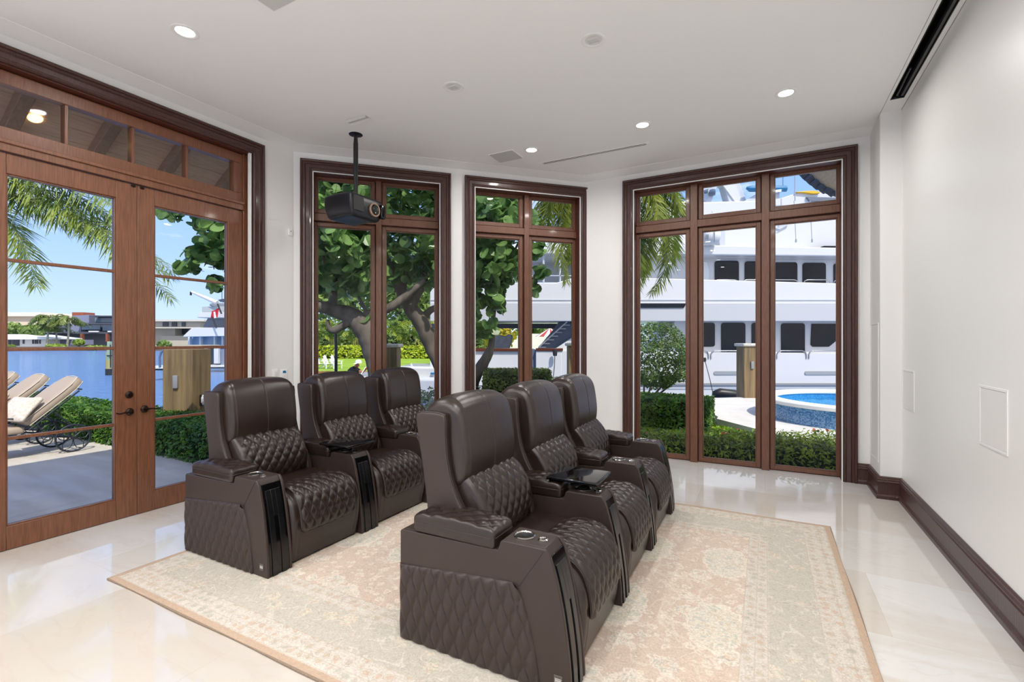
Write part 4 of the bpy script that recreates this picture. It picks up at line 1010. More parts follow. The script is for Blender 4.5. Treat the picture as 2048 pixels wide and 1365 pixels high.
pillow((-9.46, 2.73, 0.62), (math.radians(-42), 0, 0.35), 'mottled cream throw pillow leaning on the nearest chaise longue')
pillow((-10.70, 2.73, 0.62), (math.radians(-42), 0, 0.3), 'mottled cream throw pillow on the middle chaise longue')

# travertine dock pedestals
M_PIL = mat('streaked_travertine', '#6b593f', 0.8, color2='#8d7752', scale=3, stretch=(5, 5, 0.35), bump=0.2, bscale=8)
M_CAP = mat('pale_cap_stone', '#d8d2c8', 0.8, color2='#b9b2a6', scale=18, bump=0.3)
def pedestal(u, D, ztop, w, label, rz=YAW, cap=True, plate=True, z0=-0.22):
    p = P(u, 700, D); r = thing('dock_pedestal', label, 'pedestal', (p.x, p.y, z0), rz, 'stone dock pedestals along the seawall')
    h = ztop - z0
    m = MB(); m.box(-w / 2, w / 2, -w / 2, w / 2, 0, h); m.build('post', M_PIL, r, bevel=0.01)
    if cap: rbox(-w / 2 - 0.05, w / 2 + 0.05, -w / 2 - 0.05, w / 2 + 0.05, h, h + 0.09, 0.03, (3, 3, 1)).build('cap_stone', M_CAP, r)
    if plate: rbox(-0.04 - 0.02, 0.04 - 0.02, -w / 2 - 0.04, -w / 2, h - 0.86 + 0.2, h - 0.86 + 0.42, 0.01, (1, 1, 1)).build('outlet_cover', mat('grey_outlet', '#8d9094', 0.5), r)
    return r
pedestal(375, 8.3, 1.46, 0.50, 'brown stone dock pedestal behind the hedge outside the right door leaf', cap=False)
pedestal(781, 12.0, 1.44, 0.42, 'brown stone dock pedestal with pale cap behind the left diagonal window', plate=False)
pedestal(1152, 13.2, 1.46, 0.46, 'brown stone dock pedestal at the edge of the middle window', plate=False)
pedestal(1497, 14.3, 1.44, 0.50, 'brown stone dock pedestal outside the wide window beside the pool')
r = thing('mooring_cleat', 'dark cleat box at the foot of the pedestal by the patio hedge', 'cleat', tuple(P(404, 800, 8.2)))
m = MB(); cpoly(m, rrect(399, 404, 790, 812, 2), 8.2, 0.2); m.build('box', M_BLACKP, r); m = MB()
for a in np.linspace(0, 5.2, 7): m.lathe([(0.028, -0.01), (0.028, 0.01)], 10, tuple(P(407 + 2.5 * math.cos(a), 800 + 7 * math.sin(a), 8.2)), 'y')
m.build('coil', M_WHITE, r); place(r)

# ------------------------------------------------------------------ garden outside the wide window
hedge('flowering_hedge', 'low hedge with small red blossoms right outside the wide window', -3.4, 3.2, 7.25, 8.2, -0.22, 0.22, [G_IXORA, G_RED], 17000, 0.030, TUFT, topf=lambda x: 0.58 + 0.14 * (x + 2.4) if x > -3 else 0.5, seed=5, rag=0.16)
hedge('clipped_hedge', 'dark clipped hedge block behind the red blossoms, outside the wide window', -4.3, -0.98, 9.95, 11.1, -0.22, 0.40, [G_CLIP], 15000, 0.034, OVAL, seed=6)
hedge('clipped_hedge', 'square clipped hedge block seen low in the middle window', *( lambda p: (p.x - 0.62, p.x + 0.62, p.y - 0.45, p.y + 0.45))(P(1034, 780, 9.3)), -0.22, 1.02, [leaf_mat('olive_hedge_green', '#3d5320', '#75853a', 5)], 12000, 0.026, OVAL, rot=YAW, seed=7)
for (u, v, D, w, h, lab, sd) in ((962, 800, 9.4, 0.35, 0.72, 'pale variegated shrub at the left of the square hedge block', 8), (1112, 790, 10.4, 0.75, 0.84, 'pale variegated shrub between hedge block and pedestal', 9), (862, 800, 9.0, 0.62, 0.72, 'pale variegated shrub low behind the left diagonal window', 10)):
    p = P(u, v, D); rng = np.random.default_rng(sd)
    r = thing('variegated_shrub', lab, 'shrub', (p.x, p.y, -0.22), YAW, 'pale variegated shrubs')
    n = 1600; d = rng.normal(size=(n, 3)); d /= np.linalg.norm(d, axis=1)[:, None]; q = d * np.array([w, 0.4, h / 2 + 0.1]) * (0.6 + 0.4 * rng.random((n, 1))) + np.array([0, 0, h * 0.55 + 0.1])
    m = MB(); leaves(m, q, 0.035, d + rng.normal(size=(n, 3)) * 0.8, OVAL, rng); m.build('foliage', G_VAR, r, smooth=False)
    m = MB()
    for k in range(9): a = rng.normal(size=2) * 0.1; m.tube([(a[0], a[1], 0), (a[0] * 3, a[1] * 2, h * 0.8)], [0.012, 0.004], 5)
    m.build('stems', M_BARK, r)
# ball shrub on short stems
p = P(1308, 800, 11.6); r = thing('ball_shrub', 'rounded green shrub on bare stems at the left of the wide window', 'shrub', (p.x, p.y, -0.22))
rng = np.random.default_rng(11); n = 9000; d = rng.normal(size=(n, 3)); d /= np.linalg.norm(d, axis=1)[:, None]; rr = (0.72 + 0.28 * rng.random((n, 1)) ** 0.4)
lump = 1 + 0.10 * np.sin(d[:, :1] * 7 + 2) * np.sin(d[:, 1:2] * 6) + 0.08 * np.sin(d[:, 2:3] * 9)
q = d * np.array([0.92, 0.9, 0.80]) * rr * lump + np.array([0.0, 0, 1.42])
m = MB(); leaves(m, q, 0.034, d + rng.normal(size=(n, 3)) * 0.7 + np.array([0, 0, 0.4]), OVAL, rng); m.build('foliage', G_SHRUB, r, smooth=False)
m = MB()
for a in ((-0.45, 0.1), (-0.2, 0.3), (0.15, -0.1), (0.5, 0.1), (0.75, 0.0)): m.tube([(-0.25, 0, 0), (-0.2 + a[0] * 0.3, a[1] * 0.3, 0.45), (-0.1 + a[0], a[1], 1.0)], [0.04, 0.028, 0.012], 7)
m.build('stems', M_BARK, r)
# raised pool with mosaic sides
pc = (2.02, 12.72); r = thing('raised_pool', 'raised round pool with blue mosaic side and white coping', 'pool', (pc[0], pc[1], -0.08))
def mosaic(name, c1, c2, c3):
    mm = bpy.data.materials.new(name); mm.use_nodes = True; nt = mm.node_tree; N = nt.nodes.new; L = nt.links.new; b = nt.nodes['Principled BSDF']; b.inputs['Roughness'].default_value = 0.2
    tc = N('ShaderNodeTexCoord'); sp_ = N('ShaderNodeSeparateXYZ'); L(tc.outputs['Object'], sp_.inputs[0])
    at = N('ShaderNodeMath'); at.operation = 'ARCTAN2'; L(sp_.outputs[1], at.inputs[0]); L(sp_.outputs[0], at.inputs[1])
    ml = N('ShaderNodeMath'); ml.operation = 'MULTIPLY'; L(at.outputs[0], ml.inputs[0]); ml.inputs[1].default_value = 2.1
    cmb = N('ShaderNodeCombineXYZ'); L(ml.outputs[0], cmb.inputs[0]); L(sp_.outputs[2], cmb.inputs[1])
    br = N('ShaderNodeTexBrick'); L(cmb.outputs[0], br.inputs['Vector']); br.offset = 0; br.inputs['Scale'].default_value = 1; br.inputs['Brick Width'].default_value = 0.026; br.inputs['Row Height'].default_value = 0.024; br.inputs['Mortar Size'].default_value = 0.0022
    br.inputs['Color1'].default_value = srgb(c1); br.inputs['Color2'].default_value = srgb(c2); br.inputs['Mortar'].default_value = srgb(c3); L(br.outputs[0], b.inputs['Base Color'])
    return mm
RP = 2.1; m = MB(); m.lathe([(RP, 0.0), (RP, 0.36)], 96, cap=False); m.build('mosaic_wall', mosaic('blue_mosaic', '#2f6fa8', '#8fbfe0', '#1f3f66'), r)
m = MB(); m.lathe([(RP - 0.30, 0.36), (RP - 0.28, 0.34), (RP + 0.02, 0.34), (RP + 0.05, 0.36), (RP + 0.05, 0.41), (RP + 0.03, 0.43), (RP - 0.28, 0.43), (RP - 0.30, 0.41), (RP - 0.30, 0.36)], 96, cap=False); m.build('coping', mat('white_coping', '#f2efe9', 0.6), r)
m = MB(); m.lathe([(RP - 0.27, 0.36), (RP - 0.27, 0.0)], 96, cap=False); m.build('inner_wall', mosaic('bright_blue_mosaic', '#1f7fc0', '#4fa8dc', '#1a5f98'), r)
m = MB(); m.lathe([(RP - 0.28, 0.20), (1.2, 0.20), (0.6, 0.20), (0.0001, 0.20)], 96, cap=False); m.build('water_surface', mat('pool_water', '#2f8fc4', 0.05, bump=0.6, bscale=7, color2='#6fb4d8', scale=3), r)
# lawn sliver and slab edge
m = MB(); rng = np.random.default_rng(12); n = 9000; q = np.stack([rng.uniform(-2.6, 1.5, n), rng.uniform(8.2, 10.9, n), np.full(n, -0.19)], 1); q = q[(q[:, 1] < 10.2 - (q[:, 0] + 0.16) * 1.18)]
leaves(m, q, 0.045, rng.normal(size=(len(q), 3)) * 0.5 + np.array([0, -1.0, 0.35]), TUFT, rng); o = m.build('grass', leaf_mat('bright_grass', '#6f9a1c', '#a6c832', 2), None, smooth=False); tag(o, 'patch of short bright grass between the flowering hedge and pool deck', 'grass', kind='stuff')

# ------------------------------------------------------------------ sea grape tree
def limb(m, pts, seg=10):
    """pts: (u, v, D, radius in px)"""
    q = spline([tuple(P(u, v, D)) + (rp / F_PX * D,) for u, v, D, rp in pts], max(6, len(pts) * 5))
    rng_ = np.random.default_rng(len(m.v) + 1)
    m.tube([tuple(a[:3] + rng_.normal(size=3) * a[3] * 0.03) for a in q], [max(0.006, a[3] * (1 + 0.04 * math.sin(i * 2.1))) for i, a in enumerate(q)], seg)
def grape(label, base, limbs, clumps, seed, group='sea grape trees outside the diagonal wall'):
    r = thing('sea_grape_tree', label, 'tree', base, 0, group)
    m = MB()
    for l in limbs: limb(m, l)
    m.build('trunk', M_BARK, r, angle=80)
    rng = np.random.default_rng(seed); C = []
    for (u, v, D, ru, rv, rD, n) in clumps:
        d = rng.normal(size=(n, 3)); d /= np.linalg.norm(d, axis=1)[:, None]; d *= rng.random((n, 1)) ** 0.45
        for a in d: C.append(tuple(P(u + a[0] * ru, v + a[1] * rv, max(6.9, D + a[2] * rD))))
    C = np.array(C); N_ = rng.normal(size=(len(C), 3)); N_[:, 2] += 0.7; N_[:, 1] -= 0.6
    m = MB(); leaves(m, C, 0.075 + 0.045 * rng.random(len(C)), N_, ROUND, rng, 0.22); m.build('round_leaves', G_GRAPE, r, smooth=False)
    return place(r)
pb = P(745, 862, 9.2)
grape('gnarled sea grape tree with a thick grey trunk behind the left diagonal window', (pb.x, pb.y, -0.22), [
    [(772, 876, 9.2, 34), (762, 800, 9.2, 24), (755, 745, 9.2, 19), (748, 700, 9.2, 23), (738, 668, 9.2, 25), (716, 643, 9.2, 22), (692, 628, 9.2, 17), (662, 619, 9.1, 13), (636, 612, 9.0, 12), (600, 600, 8.9, 10), (540, 540, 8.8, 8), (440, 470, 8.6, 5)],
    [(712, 662, 9.2, 14), (722, 640, 9.2, 10), (738, 628, 9.2, 8), (775, 618, 9.2, 9), (808, 596, 9.2, 8), (850, 560, 9.2, 5)],
    [(700, 645, 9.1, 9), (685, 652, 9.0, 8), (668, 662, 9.0, 7), (658, 655, 9.0, 5), (655, 640, 9.0, 3)],
    [(664, 620, 9.1, 9), (666, 596, 9.1, 8), (671, 575, 9.2, 6), (680, 545, 9.2, 4), (688, 500, 9.3, 3)],
    [(666, 596, 9.1, 4), (650, 540, 9.0, 2), (645, 480, 9.0, 2)], [(735, 628, 9.2, 4), (715, 590, 9.3, 3), (700, 560, 9.3, 2)],
    [(600, 600, 8.9, 6), (560, 500, 8.9, 5), (480, 400, 8.7, 4), (400, 370, 8.4, 2)], [(688, 500, 9.3, 3), (640, 420, 9.2, 3), (600, 330, 9, 2)]],
    [(690, 470, 9.6, 85, 130, 1.6, 1050), (600, 430, 9.4, 80, 140, 1.5, 420), (690, 350, 9.4, 110, 70, 1.5, 450), (500, 400, 9.2, 90, 120, 1.3, 420), (430, 440, 9.0, 50, 75, 0.9, 230), (395, 400, 8.8, 60, 32, 0.8, 170), (345, 428, 8.6, 32, 16, 0.4, 26),
     (375, 535, 8.6, 28, 16, 0.5, 26), (400, 508, 8.6, 34, 26, 0.5, 50), (447, 500, 8.8, 34, 46, 0.7, 110), (430, 568, 8.7, 24, 14, 0.4, 26), (655, 560, 9.2, 40, 30, 0.8, 60), (725, 560, 9.3, 36, 36, 0.7, 90), (735, 640, 9.1, 8, 6, 0.1, 4)], 21)
pb = P(905, 862, 9.8)
grape('forked sea grape tree leaning left, between the two diagonal windows', (pb.x, pb.y, -0.22), [
    [(915, 880, 9.8, 26), (895, 760, 9.8, 20), (868, 700, 9.8, 17), (842, 645, 9.7, 17), (822, 618, 9.6, 15), (806, 588, 9.6, 13), (792, 560, 9.5, 11), (770, 520, 9.4, 9), (740, 470, 9.4, 6)],
    [(822, 618, 9.6, 10), (832, 596, 9.6, 8), (850, 560, 9.6, 6), (848, 510, 9.6, 4), (858, 460, 9.6, 3)], [(840, 645, 9.7, 9), (860, 622, 9.7, 7), (890, 606, 9.7, 6), (920, 570, 9.6, 4)],
    [(806, 588, 9.6, 5), (812, 545, 9.6, 4), (806, 500, 9.6, 3), (815, 450, 9.6, 2)], [(842, 645, 9.7, 4), (815, 630, 9.5, 2)]],
    [(830, 440, 9.9, 80, 110, 1.5, 620), (835, 350, 9.6, 90, 60, 1.3, 300), (790, 540, 9.6, 40, 40, 0.8, 75), (850, 540, 9.8, 34, 44, 0.8, 75), (900, 480, 9.8, 60, 110, 1.2, 330)], 22)
pb = P(925, 850, 9.6)
grape('slender sea grape tree with leafy stem behind the middle window', (pb.x, pb.y, -0.22), [
    [(922, 870, 9.5, 15), (946, 765, 9.4, 13), (962, 735, 9.4, 12), (978, 706, 9.3, 9), (984, 680, 9.3, 6), (986, 640, 9.3, 5), (988, 600, 9.3, 5), (984, 540, 9.3, 4), (980, 470, 9.3, 3)],
    [(988, 600, 9.3, 3), (1010, 540, 9.4, 3), (1040, 480, 9.4, 2)], [(946, 765, 9.4, 6), (938, 700, 9.4, 4), (930, 640, 9.3, 3)]],
    [(985, 500, 9.4, 50, 85, 1.1, 520), (985, 420, 9.3, 70, 60, 1.2, 460), (990, 590, 9.2, 22, 44, 0.4, 100), (1020, 535, 9.2, 26, 30, 0.5, 60), (952, 600, 9.3, 12, 40, 0.5, 44), (955, 660, 9.2, 16, 26, 0.4, 34), (980, 655, 9.2, 14, 22, 0.3, 18),
     (1076, 500, 9.0, 14, 20, 0.3, 22), (1082, 545, 9.0, 14, 12, 0.3, 16), (1068, 575, 9.0, 10, 16, 0.3, 12), (1050, 460, 9.2, 30, 50, 0.6, 70)], 23)

# ------------------------------------------------------------------ palms
def frond(m, pts, L0, rng, n=46, droop=0.5, wide=0.022, fill=1, r0=0.018):
    """pts: world points of the midrib; leaflets both sides"""
    q = spline([tuple(p) for p in pts], n); m.tube([tuple(a) for a in q], [r0 * (1 - 0.85 * i / n) + 0.002 for i in range(n)], 5)
    for i in range(2, n):
        t = i / (n - 1); p = Vector(q[i]); d = (Vector(q[min(i + 1, n - 1)]) - Vector(q[i - 1])).normalized()
        side = d.cross(Vector((0, 0, 1)));
        if side.length < 0.1: side = Vector((1, 0, 0))
        side.normalize(); up = side.cross(d).normalized()
        L = L0 * (math.sin(math.pi * (0.12 + 0.80 * t)) ** 0.7)
        for s in (-1, 1):
            for k in range(fill):
                a = rng.normal() * 0.18; ph = (rng.random() - 0.5) * (1.2 if fill > 1 else 0.5)
                v = (side * s * (0.75 + 0.1 * rng.normal()) + d * (0.65 + a) + up * ph).normalized()
                l = L * (0.8 + 0.3 * rng.random()); p1 = p + v * l * 0.5 - Vector((0, 0, droop * l * 0.10)); p2 = p + v * l - Vector((0, 0, droop * l * 0.42))
                w = d.cross(v).cross(v).normalized() * wide; 
                b = len(m.v); m.v += [tuple(p - w * 0.4), tuple(p + w * 0.4), tuple(p1 + w), tuple(p1 - w), tuple(p2)]
                m.f += [(b, b + 1, b + 2, b + 3), (b + 3, b + 2, b + 4)]
def FP(l, D): return [P(u, v, D if not isinstance(D, (list, tuple)) else D[0] + (D[1] - D[0]) * i / (len(l) - 1)) for i, (u, v) in enumerate(l)]
rng = np.random.default_rng(31)
cr = P(-170, 300, 9.4); r = thing('date_palm', 'arching palm with long feathery fronds over the patio outside the left door', 'palm tree', (cr.x, cr.y, -0.08))
m = MB()
for l in ([(-170, 300), (-60, 340), (60, 372), (150, 398), (235, 455), (290, 500), (346, 545)], [(-170, 300), (-40, 330), (70, 342), (150, 366), (215, 405), (262, 452)], [(-170, 300), (-60, 400), (10, 440), (45, 488), (62, 530), (72, 572)],
          [(-170, 300), (-20, 372), (80, 410), (170, 440), (235, 492), (290, 545), (342, 597)], [(-170, 300), (-70, 330), (20, 352), (90, 382), (150, 430), (190, 480)], [(-170, 300), (-90, 380), (-60, 470), (-50, 560)], [(-170, 300), (-60, 300), (60, 300), (160, 330), (230, 380)],
          [(-170, 300), (-40, 385), (60, 400), (130, 420), (215, 470), (262, 530)], [(-170, 300), (-260, 380), (-330, 500)], [(-170, 300), (-240, 260), (-350, 300)], [(-170, 300), (-30, 350), (60, 386), (140, 412), (222, 470), (280, 512), (338, 556)], [(-170, 300), (-60, 318), (40, 340), (120, 370), (190, 415), (236, 440)], [(-170, 300), (-50, 350), (40, 400), (120, 440), (175, 462)], [(-170, 300), (-70, 390), (0, 425), (34, 465), (52, 505)], [(-170, 300), (-30, 310), (90, 330), (180, 360), (250, 410)]):
    frond(m, FP(l, [9.4, 9.4 + rng.uniform(-0.7, 0.7)]), 0.58, rng, 90, 0.9, 0.013, fill=2)
m.build('fronds', G_PALM, r, smooth=False)
m = MB(); m.tube([tuple(cr), (cr.x + 0.1, cr.y, 2.5), (cr.x, cr.y, -0.08)], [0.16, 0.2, 0.26], 14); m.build('trunk', M_PALMT, r); place(r)
cr = P(1213, 300, 9.6); r = thing('foxtail_palm', 'bushy palm with hanging fronds between the middle and wide windows', 'palm tree', (cr.x, cr.y, -0.22))
m = MB()
for l, Ds in (([(1213, 300), (1262, 320), (1306, 372), (1332, 440), (1338, 500), (1322, 560), (1304, 585)], 9.5), ([(1213, 300), (1250, 330), (1284, 392), (1296, 455), (1290, 520), (1280, 560)], 9.3), ([(1213, 300), (1258, 300), (1310, 338), (1352, 400), (1362, 440)], 9.8),
              ([(1213, 300), (1170, 322), (1136, 372), (1122, 440), (1124, 500), (1132, 562)], 9.4), ([(1213, 300), (1150, 315), (1100, 360), (1078, 420), (1076, 455)], 9.8), ([(1213, 300), (1180, 300), (1130, 330), (1110, 380), (1104, 420)], 10.0), ([(1213, 300), (1190, 360), (1178, 440), (1180, 540)], 9.2),
              ([(1213, 300), (1240, 360), (1262, 430), (1268, 520), (1262, 590)], 9.2), ([(1213, 300), (1270, 330), (1318, 400), (1342, 470), (1340, 520)], 9.9), ([(1213, 300), (1240, 350), (1272, 430), (1284, 500), (1284, 545)], 9.7), ([(1213, 300), (1250, 310), (1290, 350), (1312, 410), (1318, 470)], 9.1), ([(1213, 300), (1190, 315), (1158, 370), (1142, 440), (1146, 520)], 9.7), ([(1213, 300), (1160, 310), (1118, 350), (1098, 400), (1092, 450)], 9.4), ([(1213, 300), (1170, 340), (1138, 400), (1128, 470)], 9.9), ([(1213, 300), (1290, 310), (1340, 360), (1358, 420)], 9.4), ([(1213, 300), (1230, 240), (1290, 250), (1340, 320)], 10), ([(1213, 300), (1180, 230), (1120, 260)], 10), ([(1213, 300), (1150, 290), (1110, 350), (1120, 420)], 9.8)):
    frond(m, FP(l, [9.6, Ds]), 0.44, rng, 54, 1.1, 0.012, fill=4)
m.build('fronds', G_PALM2, r, smooth=False)
m = MB(); m.tube([tuple(cr), (cr.x, cr.y, 2.0), (cr.x, cr.y, -0.22)], [0.10, 0.13, 0.17], 14); m.build('trunk', M_PALMT, r); place(r)
# black dock pole
m = MB(); p = P(672, 662, 12.5); m.tube([(0, 0, 0), (0, 0, p.z + 0.22)], 0.04, 10); o = m.build('dock_pole', M_BLACKP, None, loc=(p.x, p.y, -0.22)); tag(o, 'thin black pole standing left of the sea grape trunk', 'pole')
# ------------------------------------------------------------------ large white yacht moored behind the garden
DY = 18.0
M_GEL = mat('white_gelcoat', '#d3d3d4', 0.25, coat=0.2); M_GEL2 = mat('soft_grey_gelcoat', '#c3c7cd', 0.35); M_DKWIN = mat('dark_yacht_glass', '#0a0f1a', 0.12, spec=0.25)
M_TEAK = mat('varnished_cap_rail', '#5a2a18', 0.3)
p = P(1500, 700, DY); ry = thing('motor_yacht', 'large white three-deck motor yacht moored beyond the garden', 'yacht', (p.x, p.y, -1.4))
E0 = 2500
m = MB()
cpoly(m, [(1122, 702), (1140, 700), (1290, 704), (E0, 712), (E0, 880), (1000, 880), (1000, 862), (1122, 862)], DY, 3.0); cpoly(m, [(860, 702), (1060, 702), (1060, 880), (860, 880)], DY + 0.05, 2.8)
cpoly(m, [(1072, 702), (1124, 702), (1124, 880), (1072, 880)], DY, 2.8)
m.build('hull', M_GEL, ry, bevel=0.03)
m = MB(); cb(m, 1060, 1073, 700, 812, DY + 0.2, 2.5); m.build('boarding_gate', mat('slate_blue', '#5c6a80', 0.4), ry)
m = MB(); cb(m, 858, 1060, 697, 703, DY - 0.05, 0.25); cb(m, 1072, 1126, 697, 702, DY - 0.05, 0.25); m.build('cap_rail', M_TEAK, ry, bevel=0.01)
m = MB(); cb(m, 1126, E0, 767, 772, DY - 0.06, 0.1); m.build('rub_rail', mat('grey_rubber', '#8b8d90', 0.6), ry, bevel=0.01)
m = MB(); cb(m, 1126, E0, 772, 779, DY - 0.02, 0.1); m.build('boot_stripe', mat('boot_grey', '#b9bcc0', 0.4), ry)
for (a, b) in ((1428, 1478), (1610, 1690), (1800, 1880)):
    m = MB(); cpoly(m, rrect(a, b, 743, 750, 3), DY - 0.03, 0.1); m.build('hull_port', mat('brushed_trim', '#9a9da1', 0.4), ry)
# main deck house
m = MB(); cpoly(m, [(1352, 640), (E0, 640), (E0, 716), (1300, 716)], DY + 0.6, 2.0); m.build('main_deckhouse', M_GEL, ry, bevel=0.02)
def ywin(pts, D, part='window'):
    m = MB(); cpoly(m, pts, D, 0.06); return m.build(part, M_DKWIN, ry, angle=30)
for a, b, c, d in ((1396, 1430, 646, 694), (1443, 1491, 646, 711), (1504, 1540, 646, 694), (1563, 1610, 647, 710), (1720, 1770, 647, 694)): ywin(rrect(a, b, c, d, 5), DY + 0.56)
ywin([(1624, 648), (1622, 690), (1626, 694), (1658, 694), (1690, 668), (1690, 648)], DY + 0.56)
# deck bands
m = MB(); cpoly(m, [(860, 566), (1112, 566), (1200, 540), (1290, 556), (E0, 590), (E0, 643), (860, 641)], DY - 0.15, 3.4); m.build('upper_deck_bulwark', M_GEL, ry, bevel=0.03)
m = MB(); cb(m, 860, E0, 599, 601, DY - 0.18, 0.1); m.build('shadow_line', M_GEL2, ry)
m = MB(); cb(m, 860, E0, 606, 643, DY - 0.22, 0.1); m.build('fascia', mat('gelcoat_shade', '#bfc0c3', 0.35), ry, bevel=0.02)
ywin([(1255, 607), (1373, 607), (1368, 616), (1255, 616)], DY - 0.26, 'side_slot')
# upper deck house
m = MB(); cpoly(m, [(1250, 505), (E0, 512), (E0, 600), (1230, 600)], DY + 0.5, 2.2); m.build('upper_deckhouse', M_GEL, ry, bevel=0.02)
for a, b, c, d in ((1430, 1478, 522, 579), (1490, 1536, 523, 580), (1545, 1595, 525, 581), (1606, 1652, 526, 582), (1668, 1715, 527, 583)): ywin(rrect(a, b, c, d, 5), DY + 0.46)
m = MB(); cpoly(m, [(1395, 524), (1414, 524), (1418, 540), (1418, 600), (1395, 600)], DY + 0.47, 0.05); m.build('side_door', mat('door_gelcoat', '#e2e4e8', 0.3), ry)
m = MB(); cpoly(m, [(1060, 498), (1180, 488), (1400, 490), (E0, 512), (E0, 521), (1380, 510), (1060, 508)], DY - 0.3, 3.2); m.build('boat_deck_overhang', M_GEL, ry, bevel=0.04)
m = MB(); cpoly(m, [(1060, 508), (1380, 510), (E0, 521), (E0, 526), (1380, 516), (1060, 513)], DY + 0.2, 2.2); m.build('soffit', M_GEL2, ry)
m = MB(); cpoly(m, [(1200, 420), (1400, 404), (1560, 400), (E0, 415), (E0, 515), (1150, 495)], DY + 0.9, 1.8); m.build('sundeck_house', M_GEL, ry, bevel=0.05)
m = MB(); cpoly(m, [(1550, 400), (1600, 384), (E0, 392), (E0, 420), (1550, 412)], DY + 0.7, 1.8); m.build('bridge_roof', M_GEL, ry, bevel=0.03)
m = MB(); cpoly(m, [(1638, 495), (1648, 492), (1760, 492), (1760, 502), (1630, 502)], DY + 0.6, 0.3); m.build('hatch', M_DKWIN, ry, bevel=0.01)
m = MB(); cpoly(m, [(1408, 440), (1420, 356), (1475, 352), (1500, 420), (1470, 438), (1462, 420), (1448, 370), (1438, 366)], DY + 1.2, 0.5)
cpoly(m, [(1396, 378), (1430, 366), (1440, 372), (1400, 384)], DY + 1.2, 0.4); cpoly(m, [(1452, 424), (1540, 372), (1560, 380), (1560, 404), (1470, 430)], DY + 1.0, 0.6); m.build('radar_arch', M_GEL2, ry, bevel=0.03)
m = MB(); cpoly(m, [(1418, 356), (1462, 350), (1492, 418), (1482, 420), (1440, 362)], DY + 1.15, 0.1); m.build('arch_face', M_GEL, ry)
m = MB(); m.lathe([(0.0001, -0.12), (0.12, -0.10), (0.14, 0.0), (0.12, 0.10), (0.0001, 0.12)], 14, tuple(P(1425, 385, DY + 1.1)), 'x'); m.lathe([(0.0001, -0.08), (0.07, -0.06), (0.07, 0.06), (0.0001, 0.08)], 12, tuple(P(1412, 384, DY + 1.1)), 'x'); m.build('floodlight', mat('lamp_grey', '#5c6a7c', 0.4), ry)
m = MB(); a, b = P(1400, 472, DY - 0.5), P(1438, 474, DY - 0.5); d = (b - a)
q = [a + d * t for t in (0, 0.06, 0.12, 0.5, 0.88, 0.94, 1.0)]; m.tube(q, [0.10, 0.26, 0.31, 0.32, 0.31, 0.26, 0.10], 20); m.build('life_raft_canister', M_GEL, ry, angle=50)
m = MB(); m.tube([P(1429 + 0, 455 + k * 0, DY - 0.85) + Vector((0, 0, -0.03 - 0.1 * k)) for k in range(6)], 0.012, 6); cb(m, 1412, 1413.5, 469, 479, DY - 0.86, 0.02); cb(m, 1415.5, 1417, 469, 479, DY - 0.86, 0.02); m.build('raft_strap', mat('strap_grey', '#6b6e72', 0.6), ry)
m = MB(); cpoly(m, [(1436, 455), (1450, 452), (1450, 492), (1440, 492)], DY - 0.1, 0.4); m.build('raft_cradle', M_GEL2, ry)
m = MB(); cpoly(m, [(1550, 440), (1576, 440), (1578, 449), (1560, 459), (1550, 456)], DY + 0.8, 0.2); m.build('small_side_window', M_GEL2, ry)
m = MB(); cpoly(m, [(1614, 394), (1700, 396), (1700, 404), (1620, 402)], DY + 0.6, 0.2); m.build('bridge_window', mat('smoke_glass', '#6e7480', 0.2), ry)
def rail(pts, D=DY - 0.05, rr=0.020):
    m = MB(); q = [P(u, v, D) for u, v in pts]; m.tube(q, rr, 6); return m.build('hand_rail', M_STEEL, ry, angle=70)
def hoop(a, b, v0, v1, D):
    r_ = 8; return rail([(a, v1), (a, v0 + r_), (a + 2, v0 + 2.5), (a + r_, v0), (b - r_, v0), (b - 2, v0 + 2.5), (b, v0 + r_), (b, v1)], D)
for a, b in ((1427, 1478), (1484, 1597), (1607, 1661), (1667, 1760)): hoop(a, b, 560, 588, DY - 0.1)
rail([(1427, 578), (1436, 562)], DY - 0.1)
for a, b in ((1370, 1417), (1422, 1548), (1554, 1613), (1618, 1700)): hoop(a, b, 702, 718, DY - 0.02)
for a in (1590, 1622): m = MB(); m.tube([P(a - 2, 402, DY - 0.3), P(a + 2, 484, DY - 0.3)], 0.014, 6); m.lathe([(0.03, -0.06), (0.03, 0.06)], 8, tuple(P(a + 2, 482, DY - 0.32)), 'z'); m.build('antenna', M_STEEL, ry)
m = MB(); m.tube([P(1590, 352, DY + 0.2), P(1590, 402, DY + 0.2)], 0.02, 6); m.tube([P(1565, 345, DY + 0.2), P(1565, 376, DY + 0.2)], 0.008, 5); m.tube([P(1402, 384, DY + 1.0), P(1425, 426, DY + 0.9)], 0.010, 5); m.build('stay_wires', M_STEEL, ry)
# aft deck: awning beam, stairs, deck furniture in covers
m = MB(); cb(m, 860, 1150, 648, 657, DY + 2.4, 0.2); m.build('aft_awning_beam', mat('charcoal_beam', '#4c5260', 0.5), ry)
m = MB(); cpoly(m, [(1120, 642), (1138, 642), (1150, 660), (1150, 698), (1076, 698), (1112, 655)], DY + 0.8, 0.5); m.build('stair_side', mat('slate_blue', '#5c6a80', 0.4), ry)
m = MB()
for k in range(7): cb(m, 1078 + k * 8, 1092 + k * 8, 694 - k * 7.4, 696 - k * 7.4, DY + 0.7, 0.5)
m.build('stair_treads', M_GEL2, ry)
m = MB(); m.tube([P(1078, 694, DY + 0.6), P(1134, 644, DY + 0.6)], 0.03, 6); m.build('stair_rail', M_GEL, ry)
m = MB(); cb(m, 1126, 1160, 640, 704, DY + 1.4, 0.4); m.build('aft_bulkhead', mat('warm_brown_panel', '#4a3028', 0.5), ry)
